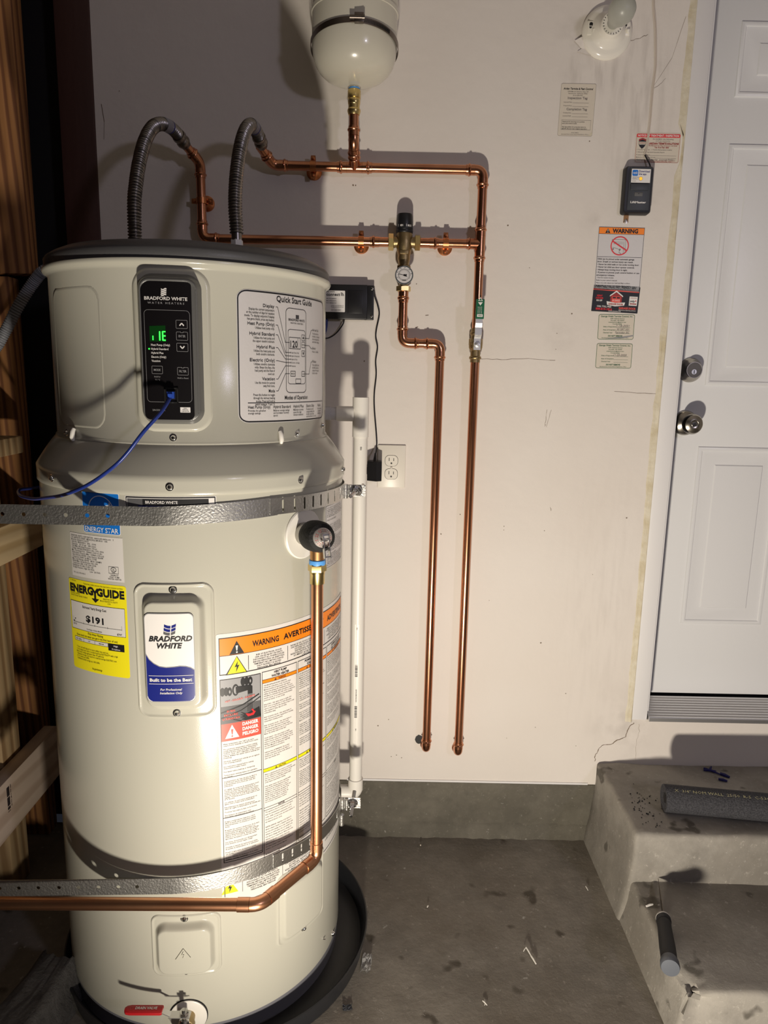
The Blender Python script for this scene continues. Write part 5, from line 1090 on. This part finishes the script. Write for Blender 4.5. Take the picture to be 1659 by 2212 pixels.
for zc in (1.1025, 1.0670):
    M = MB(); P = rrect(.0213-.0165, zc-.0140, .0213+.0165, zc+.0140, .0110, 6); n = len(P)
    M.add([(x, -.0052, z) for x, z in P]+[(x, -.0072, z) for x, z in P]+[(.0213+(x-.0213)*1.05, -.0054, zc+(z-zc)*1.05) for x, z in P], [(i, (i+1) % n, n+(i+1) % n, n+i) for i in range(n)]+[tuple(range(n, 2*n))], 0)
    M.add([(x, -.0058, z) for x, z in P]+[(.0213+(x-.0213)*1.06, -.0058, zc+(z-zc)*1.06) for x, z in P], [(i, (i+1) % n, n+(i+1) % n, n+i) for i in range(n)], 1)
    for sx in (-1, 1): M.box(.0213+sx*.0060-.0009, .0213+sx*.0060+.0009, -.0076, -.0070, zc-.0005, zc+.0070+(sx < 0)*.001, 1)
    M.lathe([(.0024,0),(.0024,.0006),(0,.0006)], (.0213,-.0070,zc-.0065), (0,-1,0), 12, 1); M.build('socket', [PLATE, INK], OU)
screw(OU, Vector((.0215,-.0054,1.0848)), (0,-1,0), .0028, m=PLATE)
MC = thing('module_cables', 'black cable looping under the network module to the heater', 'cable', (-.107, -.01, 1.463))
MB().tube(spline([(-.107,-.014,1.466),(-.109,-.012,1.455),(-.114,-.012,1.4457),(-.1257,-.012,1.4305),(-.141,-.014,1.4187),(-.156,-.018,1.4149),(-.18,-.03,1.418),(-.21,-.05,1.43)], 6), .0017, 10).build('jacket', BLACK, MC)
BC = thing('module_network_cable', 'blue cable end under the network module', 'cable', (-.15, -.01, 1.46))
MB().tube(spline([(-.1535,-.012,1.4635),(-.1530,-.012,1.455),(-.1545,-.012,1.440),(-.1590,-.014,1.425),(-.17,-.02,1.40),(-.19,-.03,1.37)], 5), .0040, 12).build('jacket', BLUEC, BC)

# ------------------------------------------------------------------ lamp holder, bulb and bell wire
LH = thing('lamp_holder', 'round white porcelain lamp holder on the wall', 'lamp holder', (.513, 0, 2.140))
lo_ = Vector((.5130, -.0005, 2.1400)); axl = Vector((.10,-1,.16)).normalized(); axl = Vector((0,-1,0))
M = MB(); M.lathe([(.0600,0),(.0600,.004),(.0575,.009),(.0500,.014),(.0440,.015),(.0405,.0175),(.030,.030),(.0265,.036),(.0265,.046),(.0250,.049),(.0190,.049)], lo_, (0,-1,0), 56); M.build('base', PORC, LH)
M = MB()
for i in range(22):
    q = 2*pi*i/22; d = Vector((cos(q), 0, sin(q))); obox(M, lo_+Vector((0,-.0492,0))+d*.0218, d, d.cross(Vector((0,1,0))), Vector((0,1,0)), .0016, .0006, .0003)
M.build('vent_slots', INK, LH)
for sx in (-1, 1):
    M = MB(); c = lo_+Vector((.0405*sx, -.0150, .004)); M.box(c.x-.0105, c.x+.0105, c.y-.0022, c.y+.002, c.z-.0150, c.z+.0150, b=.0018); M.build('screw_pad', PORC, LH)
    M = MB(); M.lathe([(.0042,0),(.0042,.0009)], c+Vector((-.002,-.0022,.0070)), (0,-1,0), 14, 0); M.lathe([(.0028,0),(.0028,.0009)], c+Vector((-.003,-.0022,.0010)), (0,-1,0), 14, 0); M.lathe([(.0022,.0010),(.0022,.003),(0,.0034)], c+Vector((-.003,-.0022,.002)), (0,-1,0), 12, 1); M.build('screw', [INK, CHROME], LH)
    M = MB(); M.tube([c+Vector((.003,-.003,-.003)), c+Vector((.005,-.005,-.005)), c+Vector((.005,-.004,-.010))], [.003,.0042,.0034], 12); M.build('nub', PORC, LH)
BU = thing('light_bulb', 'unlit frosted light bulb in the porcelain holder', 'light bulb', tuple(lo_+Vector((0,-.05,0))))
M = MB(); M.lathe([(.0130,-.004),(.0135,.004),(.0165,.016),(.0245,.034),(.0292,.050),(.0300,.060),(.0280,.072),(.0215,.083),(.0110,.0895),(0,.0910)], lo_+Vector((0,-.046,0)), (.05,-1,.05), 44); M.build('glass_globe', FROST, BU)
M = MB(); M.lathe([(.0125,-.012),(.0125,.006)], lo_+Vector((0,-.046,0)), (.05,-1,.05), 20); M.build('screw_base', CHROME, BU)
WR = thing('bell_wire', 'thin painted wire running down the wall to the door opener button', 'wire', (.63, 0, 2.0))
P = [(.617,2.30),(.6175,2.2119),(.6268,2.1526),(.6340,2.0825),(.6345,2.052),(.6325,2.011),(.6325,1.949),(.6312,1.9176),(.6306,1.890),(.6270,1.875),(.6285,1.8650)]
MB().tube(spline([(x,-.0025,z) for x, z in P], 8), .0015, 8).build('strand', WIRE, WR); MB().tube(spline([(x+.0030,-.0022,z) for x, z in P[:-2]]+[(.6295,-.0025,1.872)], 8), .0013, 8).build('strand', WIRE, WR)
MB().tube(spline([(.6275,-.004,1.8700),(.6320,-.008,1.8600),(.6385,-.012,1.8470),(.640,-.014,1.838)], 5), .0017, 8).build('bare_end', BLACK, WR)

# ------------------------------------------------------------------ wall stickers and opener button
def sticker(name, label, sh_, x, z, dx=0, rot=0, group=None, cat='sticker'):
    o = sh_.build(name, None, lambda u, v, off: (u*cos(rot)+v*sin(rot)+dx*v, -off, -v*cos(rot)+u*sin(rot)), origin=None)
    o.location = (x, 0, z); return tag(o, label, cat, group)
s = Sheet(85, 118, .0850, .1180); s.rect(0, 0, 85, 118, OLDPAPER, 4, 0); s.frame(0, 0, 85, 118, .5, GINK, 4, 1)
s.text('Arden Termite & Pest Control', 42, 14, 4.3, INK, w=72, al='C', bold=.02, it=.2); s.para(['3754 Marconi Avenue, Suite 107', 'Sacramento, California 95821', '(916) 558-6700'], 42, 19.5, 2.3, 4.2, GINK, 50, al='C')
s.text('Inspection Tag', 42, 35, 5, GINK, w=48, al='C', bold=.02); s.text('Completion Tag', 42, 60, 5, GINK, w=50, al='C', bold=.02)
for y, t in ((43,'Inspected Date'),(51,'Prospector/Tech'),(67,'Company Date'),(74,'Licensed Staff')): s.text(t, 9, y, 2.2, GINK, w=20, res=1); s.line([(31,y+.5),(70,y+.5)], .4, GINK)
s.frame(7, 82, 79, 104, .5, GINK, 0, 2); s.para(['Thank you for choosing us to perform', 'your pest control needs.', '', 'This tag entitles the property owner to', '$25.00 off your next original inspection.'], 9, 87, 2.3, 3.9, INK, 62)
s.para(['DO NOT REMOVE', 'Structural Pest Control Board Regulations 1991.3'], 42, 111.5, 1.8, 3.6, GINK, 66, al='C'); s.poly([(74,117.6),(84.6,108),(84.6,114),(81,117.6)], CAULK, 2)
sticker('inspection_tag', 'aged cream pest inspection tag below the lamp holder', s, .4125, 2.0288, dx=-.018)
s = Sheet(112, 70, .1105, .0690); s.rect(0, 0, 112, 70, OLDPAPER, 3, 0); s.frame(2, 3, 110.5, 69, .7, MAROON, 4, 1); s.rect(2, 3, 110.5, 11.2, RED, 3, 2); s.text('NOTICE OF TREATMENT / INSPECTION', 56, 9.3, 4.6, WINK, w=102, al='C', bold=.025)
s.poly([(8,16),(17,13),(26,16),(26,27),(23,33),(17,38),(11,33),(8,27)], INK, 2); s.poly([(8.5,21.5),(25.5,21.5),(25.5,27.5),(8.5,27.5)], OLDPAPER, 3); s.text('GUARDIAN', 17, 25.5, 2.2, MAROON, w=16, al='C', layer=5, bold=.02); s.text('TERMITE SOLUTIONS', 17, 28.9, 1.2, WINK, w=14, al='C', res=1, layer=5)
s.poly([(8,16),(17,13),(26,16),(26,20),(17,16.5),(8,20)], MAROON, 3)
s.text('On 06/28/21 the following', 68, 16.5, 2.6, GINK, w=52, al='C', res=1); s.text('work was completed by', 68, 20.4, 2, GINK, w=36, al='C', res=1); s.text('GUARDIAN TERMITE SOLUTIONS', 68, 27.6, 4.4, MAROON, w=80, al='C', bold=.035)
s.text('5325 Manzanita Ave Way, Sacramento, CA 95608', 68, 31.5, 2.2, MAROON, w=72, al='C', res=1, bold=.01); s.text('Tel: 916-726-1800', 66, 36, 3, MAROON, w=36, al='C', bold=.025)
s.text('\u2713 Termite Treatment    \u2713 Termite Baiting System Installed', 4, 41, 2.3, GINK, w=88, res=1); s.text('\u2713 Wood Destroying Insect Inspection Report', 4, 46.8, 2.3, GINK, w=70, res=1)
s.text('Product Used (if any)', 4, 53, 2.2, GINK, w=34, res=1); s.line([(38,53.5),(104,53.5)], .4, GINK); s.text('Method or Target Used (if any)', 4, 58.8, 2.2, GINK, w=48, res=1); s.line([(52,59.2),(104,59.2)], .4, GINK)
s.text('Applicator  J. M. Mendez   License# FR45211', 4, 64, 2.8, GINK, w=98, res=1, it=.2); s.para(['DO NOT REMOVE - STRUCTURAL PEST CONTROL', 'LICENSE BOARD REGULATIONS 1995.1'], 60, 66.3, 1.6, 2.2, MAROON, 84, al='C')
sticker('treatment_notice', 'white and red termite treatment notice behind the door opener button', s, .6030, 1.9225, rot=.004)
s = Sheet(116, 152, .1165, .1520); s.rect(0, 0, 116, 152, PAPERG, 0, 0); s.frame(1, 1, 115, 152, .8, INK, 0, 3); s.rect(1, 1, 115, 17, ORANGE, 0, 1); s.line([(1,17),(115,17)], .8, INK); s.line([(1,72),(113,72)], .8, INK)
s.poly([(17,15),(23.5,4),(30,15)], INK, 2); s.poly([(22.6,7),(24.4,7),(23.8,12),(23.2,12)], WINK, 3); s.circ(23.5, 13.4, .8, WINK, 3, 8); s.text('WARNING', 35, 14, 9.5, INK, w=64, bold=.045)
s.line([(36,34),(36,30),(70,30),(70,58)], .8, GINK).line([(66,34),(66,62)], .8, GINK).line([(40,36),(64,36)], .6, GINK).line([(40,40),(64,40)], .6, GINK).line([(38,49),(52,52),(56,56)], .7, GINK); s.circ(57, 54, 2.2, GINK, 2, 10); s.line([(57,56),(55,61),(60,63),(58,66)], .9, GINK); s.circ(40, 53, 2, GINK, 2, 10)
s.cring(56, 45, 23, 2.6, RED, 3); s.line([(37,34),(74,56)], 3, RED, 4)
s.para(['Child can be pinned under automatic garage', 'door. Death or serious injury can result.', '\u2022 Never let child walk or run under moving door.', '\u2022 Never let child use door opener controls.', '\u2022 Always keep moving door in sight.', '\u2022 If person is pinned, push control button or use', '   emergency release.'], 3, 79, 3.5, 6.5, INK, 108, bold=.02)
s.para(['\u2022 Test door opener monthly:', '    Refer to your owner\'s manual.', '    Place one inch object (or 2x4 laid flat) on floor.', '    If door fails to reverse on contact, adjust opener.'], 4, 124, 2.7, 6.3, INK, 88, bold=.01)
sticker('warning_sticker', 'orange topped garage door warning sticker below the opener button', s, .5280, 1.7025, rot=-.004)
s = Sheet(120, 68, .1190, .0665); s.rect(0, 2, 120, 68, INK, 1, 0); s.poly([(0,2),(117,0),(117,14),(0,10)], GREY1, 1); s.poly([(0,11),(118,13),(118,16),(0,14)], PINKRED, 1)
s.text('UNBEATABLE VALUE, FAST, FRIENDLY SERV', 2, 7.6, 6, INK, w=108, bold=.03); s.text('Service, Repair & New Installation  Doors  Openers  Springs  Cables  Door Remotes', 2, 11.2, 2.0, INK, w=104, res=1)
s.poly([(44,26),(60,13),(78,26),(78,29),(60,17),(44,29)], WINK, 2); s.poly([(46,27),(60,18),(76,27),(76,45),(46,45)], MAROON, 1); s.rect(50, 28, 72, 45, PINKRED, 0, 2); s.rect(51.5, 29.5, 60, 33, INK, 0, 3); s.rect(62, 29.5, 70.5, 33, INK, 0, 3); s.text('A1 CHOICE', 61, 40, 4, WINK, w=19, al='C', layer=4)
s.poly([(37,41),(60,44),(85,42),(83,50),(60,53),(39,50)], WINK, 3); s.text('GARAGE DOOR', 61, 49.5, 4.2, MAROON, w=38, al='C', bold=.04, layer=5)
s.rect(95, 26, 116, 49, WINK, 0, 1); s.text('5 STAR RATING', 105.5, 31, 2, MAROON, w=17, al='C', res=1); s.text('yelp', 103, 40, 5, INK, w=13, al='C', bold=.02); [s.line([(112,37),(112+2*cos(a*1.256), 37+2*sin(a*1.256))], 1, RED) for a in range(5)]; [s.rect(97.5+3.4*i, 43, 100.5+3.4*i, 46, MAROON, 0, 2) for i in range(5)]
for i, (t, m) in enumerate((('REPEAT', RED), ('CUSTOMER', RED), ('10% OFF', WINK))): s.text(t, 18, 30+6*i, 4, m, w=(14, 19, 15)[i], al='C', bold=.03)
s.text('CALL TOLL FREE', 32, 56.5, 4.2, WINK, w=37, al='C', bold=.02); s.text('888-819-1816', 32, 63.5, 5.2, RED, w=42, al='C', bold=.03); s.text('GARAGE DOOR', 92, 59, 5, PINKRED, w=44, al='C', bold=.04); s.text('SERVICE & INSTALLATION', 92, 63, 2.2, WINK, w=44, al='C', res=1); s.text('WWW.LIDOORS.COM', 60, 66.8, 2.6, WINK, w=32, al='C')
sticker('service_sticker', 'black garage door service sticker overlapping the warning sticker', s, .5262, 1.5640, rot=-.034)
bpy.context.view_layer.objects.active = None
def webb(first):
    s = Sheet(92, 64, .0935, .0635); s.rect(0, 0, 92, 64, OLDPAPER, 5, 0); s.frame(.5, .5, 91.5, 63.5, 1.0, GREENI, 5, 1)
    s.text('George Webb Termite Control, Inc.', 46, 7.5, 3.9, GREENI, w=80, al='C'); s.para(['6035 Oakview Avenue', 'Orovilla, CA 95662', 'underthehouse@yahoo.com', '916-223-8028'], 48, 12.5, 2.4, 4.5, GREENI, 44, al='C')
    for y, t in ((33,'Date of Inspection'), (41,'Date of Completion'), (48,'Chemical Used')): s.text(t, 14, y, 2.8, GREENI, w=len(t)*1.75, res=1); s.line([(46,y+.6),(82,y+.6)], .4, GREENI)
    if first:
        s.text('1-18-2021', 46, 32, 5, GINK, w=34, it=.3); s.text('RE CERT 2021', 48, 40, 4, GINK, w=32, it=.3); s.text('Termidor SC', 44, 48, 4, GINK, w=36, it=.3)
        s.poly([(78,0),(92,12),(86,9)], PAPERG, 2); s.poly([(20,62),(91,52),(91,55),(60,61)], GREY1, 2)
    else: s.text('11-25-2020', 44, 32.5, 5, GINK, w=34, it=.3)
    s.text('DO NOT REMOVE', 45, 56.5, 3.6, GREENI, w=36, al='C', bold=.03); s.text('Structural Pest Control Board Regulations 1992.1', 45, 60.6, 2, GREENI, w=68, al='C', res=1); return s
sticker('pest_control_sticker', 'upper green-bordered pest control sticker with a curled corner', webb(True), .5440, 1.4905, rot=.010, group='green pest control stickers')
sticker('pest_control_sticker', 'lower green-bordered pest control sticker, the last below the black one', webb(False), .5445, 1.4180, rot=.006, group='green pest control stickers')
OB = thing('opener_button', 'black door opener wall button with a white app sticker', 'wall control', (.612, 0, 1.785))
x0, x1, z0, z1 = .5775, .6480, 1.7300, 1.8405
M = MB(); P0 = rrect(x0, z0, x1, z1, .007, 4); n = len(P0); cxm, czm = (x0+x1)/2, (z0+z1)/2; V = []
for y, e in ((-.0008,0),(-.020,.0008),(-.0235,.003),(-.0232,.0060)): V += [(cxm+(x-cxm)*(1-e/.0352), y, czm+(z-czm)*(1-e/.055)) for x, z in P0]
M.add(V, [(i*n+j, i*n+(j+1) % n, (i+1)*n+(j+1) % n, (i+1)*n+j) for i in range(3) for j in range(n)]+[tuple(range(3*n, 4*n))]); M.build('case', BLACK, OB)
M = MB(); M.box(x0+.0100, x1-.0070, -.0245, -.0222, z0+.008, z1-.004, b=.0008); M.build('front_plate', DGREY, OB)
M = MB(); M.box(x0+.0140, x1-.0125, -.0275, -.0235, 1.7830, 1.7985, b=.0012); M.build('push_bar', DGREY, OB)
M = MB(); M.box(x0+.0255, x0+.0455, -.0258, -.0238, 1.7700, 1.7790, b=.0008); M.build('lock_button', mat('lock_grey', (.12,.12,.12), .5), OB)
s = Sheet(100, 68, .0465, .0315); s.rect(0, 0, 100, 68, WINK, 1, 0); s.rect(4, 5, 34, 35, BLUE, 6, 1); s.text('myQ', 19, 24, 9, WINK, w=22, al='C', bold=.03); s.text('Download', 38, 17, 10, NAVY, w=57); s.text('the app.', 38, 30, 9, NAVY, w=42)
s.text('Operate from', 5, 44, 5, GINK, w=34, res=1); s.text('anywhere.', 5, 52, 5, GINK, w=30, res=1); s.circ(50, 48, 10, GINK, 1, 20); s.circ(50, 48, 8.5, LEDY, 2, 20); s.text('Get started', 5, 62, 3.5, GINK, w=20, res=1)
s.build('app_sticker', OB, wmap(x0+.0145, 1.8325, -.0245), label='white app sticker')
s = Sheet(100, 20, .040, .008); s.text('LiftMaster', 50, 16, 12, WINK, w=96, al='C', bold=.03); s.build('lettering', OB, wmap(x0+.0160, 1.7600, -.0245))
s = Sheet(10, 10, .005, .006); s.poly([(2,2),(8,2),(5,6)], INK, 1); s.build('lock_mark', OB, wmap(x0+.033, 1.7775, -.0258))
M = MB(); M.box(.5885, .6005, -.0016, -.0002, 1.7130, 1.7310); M.build('exposed_paper', mat('brown_gypsum_paper', (.30,.16,.08), .9), OB); screw(OB, Vector((.5940,-.0015,1.7155)), (0,-1,0), .0036)

# ------------------------------------------------------------------ things on the steps and the floor
FT = thing('foam_pipe_insulation', 'grey foam pipe insulation tube lying on the landing', 'pipe insulation', (.74, -.235, .2417))
fa = Vector((.735, -.2320, .2765)); fb = Vector((1.60, -.3685+.02, .2765)); fd = (fb-fa).normalized()
M = MB(); M.lathe([(.012,.004),(.0335,0),(.0342,.003),(.0342,(fb-fa).length)], fa, fd, 48)
M.build('tube', FOAM, FT); MB().lathe([(.0125,-.0004),(.0125,.03)], fa+fd*.0035, fd, 20).build('bore', INK, FT)
s = Sheet(300, 12, .30, .012); s.text('X  3/4" NOM WALL  25/50  R-5  C-534/C534M', 16, 9, 7.5, mat('yellow_foam_print', (.45,.42,.24), .6), w=270, bold=-.01, res=1)
fn = Vector((0,0,1)); fp = fd.cross(fn)*-1
def fmap(u, v, off):
    q = radians(22)+(v-.004)/.0342; r = .0345+off; side = Vector((fd.y, -fd.x, 0))
    return fa+fd*(u+.005)+fn*cos(q)*r+side*sin(q)*r
s.build('print', FT, fmap, label='pale yellow lettering')
JS = thing('jab_saw', 'jab saw with black handle and grey end cap on the lower step', 'hand tool', (.64, -.55, .1125))
h0 = Vector((.6542,-.4784,.1300)); h1_ = Vector((.6105,-.6270,.1420)); hdv = (h1_-h0).normalized(); Lh = (h1_-h0).length
M = MB(); M.lathe([(.0125,-.004),(.0160,0),(.0165,.010),(.0145,.014),(.0155,.018),(.0150,.03),(.0158,.06),(.0168,.095),(.0165,Lh-.018)], h0, hdv, 28); M.build('handle', RUBBER, JS)
M = MB(); M.lathe([(.0165,Lh-.022),(.0190,Lh-.014),(.0195,Lh-.002),(.0180,Lh+.003),(.0,Lh+.0045)], h0, hdv, 32); M.build('end_cap', GCAP, JS)
M = MB(); M.lathe([(.0150,-.006),(.0165,-.003),(.0165,.001)], h0, hdv, 24); M.build('ferrule', mat('ferrule_pale', (.5,.48,.45), .5), JS)
M = MB(); b0 = h0-hdv*.004; bd = Vector((-hdv.x, -hdv.y, 0)).normalized(); s_ = Vector((.0006,0,0)); up_ = Vector((0,0,1))
tp = b0+bd*.142+up_*-.004; V = [b0+up_*.012-s_, b0-up_*.012-s_, tp-s_, b0+up_*.012+s_, b0-up_*.012+s_, tp+s_]; M.add(V, [(0,1,2),(3,5,4),(0,3,4,1),(1,4,5,2),(2,5,3,0)]); M.build('blade', STEELBAND, JS, smooth=0)
# blue plastic scraps, wrapper, paint peels, small bits
def scrap(name, label, cat, m, parts, group=None):
    M = MB()
    c = Vector(parts[0][0])
    for p, q, r in parts: M.tube([Vector(p), (Vector(p)+Vector(q))/2+Vector((0,0,.001)), Vector(q)], [r, r*1.2, r*.8], 6)
    return tag(M.build(name, m, origin=tuple(c)), label, cat, group)
zL = .2455
scrap('blue_scrap', 'forked blue plastic scrap on the landing, the largest of three', 'scrap', BLUEB, [((.925,-.040,zL),(.957,-.046,zL),.0030),((.940,-.044,zL),(.953,-.026,zL+.002),.0028),((.930,-.030,zL),(.962,-.062,zL),.0026)], 'blue scraps')
scrap('blue_scrap', 'blue plastic scrap on the landing, rightmost of three', 'scrap', BLUEB, [((.964,-.058,zL),(.982,-.076,zL),.0042)], 'blue scraps')
scrap('blue_scrap', 'small blue plastic scrap on the landing, nearest the foam tube', 'scrap', BLUEB, [((.946,-.086,zL),(.966,-.096,zL),.0036)], 'blue scraps')
def sheetbit(name, label, cat, m, x, y, z, w, h, amp, group=None, rot=0):
    M = MB(); V = []; nx = 6; ny = 6; r_ = random.Random(name+str(x))
    for j in range(ny+1):
        for i in range(nx+1):
            u, v = (i/nx-.5)*w*(1+r_.uniform(-.06,.06)), (j/ny-.5)*h*(1+r_.uniform(-.06,.06)); V.append((x+u*cos(rot)-v*sin(rot), y+u*sin(rot)+v*cos(rot), z+r_.uniform(0, amp)))
    M.add(V, [(j*(nx+1)+i, j*(nx+1)+i+1, (j+1)*(nx+1)+i+1, (j+1)*(nx+1)+i) for j in range(ny) for i in range(nx)])
    o = M.build(name, m, smooth=0, origin=(x,y,z)); solid(o, .0004); return tag(o, label, cat, group)
sheetbit('plastic_wrapper', 'crumpled clear plastic wrapper on the floor beside the drip pan', 'wrapper', CLEARP, -.015, -.482, .002, .022, .050, .007, rot=-.1)
sheetbit('grey_flake', 'small dark grey flake on the floor in front of the drip pan', 'debris', DGREY, -.053, -.600, .002, .020, .014, .003, rot=.1)
scrap('paint_peel', 'curled white paint peel on the open floor', 'debris', PVC, [((.352,-.440,.004),(.360,-.430,.006),.0009),((.360,-.430,.006),(.367,-.452,.004),.0015),((.367,-.452,.004),(.374,-.476,.004),.0018)])
scrap('white_chip', 'tiny white chip on the floor below the copper drops', 'debris', PVC, [((.137,-.297,.003),(.134,-.303,.003),.0015)])
scrap('white_chip', 'pale chip on the floor ahead of the curb', 'debris', OLDPAPER, [((.1285,-.058,.003),(.1295,-.061,.003),.0018)])
scrap('white_chip', 'white paint chip at the foot of the steps', 'debris', PVC, [((.560,-.215,.003),(.562,-.230,.003),.0011)])
scrap('paper_sliver', 'white paper sliver on the lower step beside the jab saw', 'debris', PAPER, [((.607+.03,-.452+.03,.1155),(.655,-.415,.1155),.0022)])
scrap('white_chip', 'white chips near the front of the floor', 'debris', PVC, [((.238,-.577,.003),(.246,-.588,.003),.0011),((.243,-.574,.003),(.241,-.588,.003),.0009)])
M = MB()
for i in range(70):
    x, y = .715+random.gauss(-.025,.028), -.20+random.gauss(-.03,.045); r = random.uniform(.0008,.0022)
    if x > .66 and y > -.32: M.lathe([(r,0),(r*.7,r),(0,r*1.1)], (x,y,.2430), (0,0,1), 5)
tag(M.build('foam_crumbs', INK, smooth=0), 'dark foam crumbs scattered beside the foam tube end', 'crumbs', kind='stuff')

# ------------------------------------------------------------------ left corner: conduit and broken block
CO = thing('flexible_conduit', 'grey ribbed conduit curving out from behind the heater', 'conduit', (-.85, -.12, 1.5))
S = spline([(-.70,-.12,1.60),(-.76,-.12,1.585),(-.8165,-.12,1.5523),(-.8341,-.12,1.5361),(-.8584,-.12,1.5059),(-.8835,-.125,1.4659),(-.9068,-.13,1.4222),(-.9254,-.14,1.3838),(-.9431,-.15,1.345),(-.955,-.17,1.25),(-.96,-.2,1.1)], 26)
MB().tube(S, [.0128+.0012*sin(i*1.9) for i in range(len(S))], 16).build('ribbed_tube', GCOND, CO, smooth=80)
from mathutils import noise as mn
bm = bmesh.new(); bmesh.ops.create_cube(bm, size=1); bmesh.ops.subdivide_edges(bm, edges=bm.edges[:], cuts=9, use_grid_fill=True)
for v in bm.verts:
    p = v.co.copy(); x, y, z = p
    q = Vector((x*.115, y*.50, z*.085)); w = 1-.45*max(0, z+.2); q.x *= w
    q += mn.noise_vector(Vector((x*2.2, y*5, z*2)))*.008 + mn.noise_vector(Vector((x*9, y*18, z*8)))*.007; q.z = max(q.z, -.0425); v.co = q
M = MB(); M.bm(bm, 0, Matrix.Translation((-.712, -.815, .0435)) @ Matrix.Rotation(radians(-8), 4, 'Z')); 
tag(M.build('concrete_rubble', CONCB, smooth=50, origin=(-.712,-.815,0)), 'rough broken concrete lump on the floor left of the heater', 'rubble')
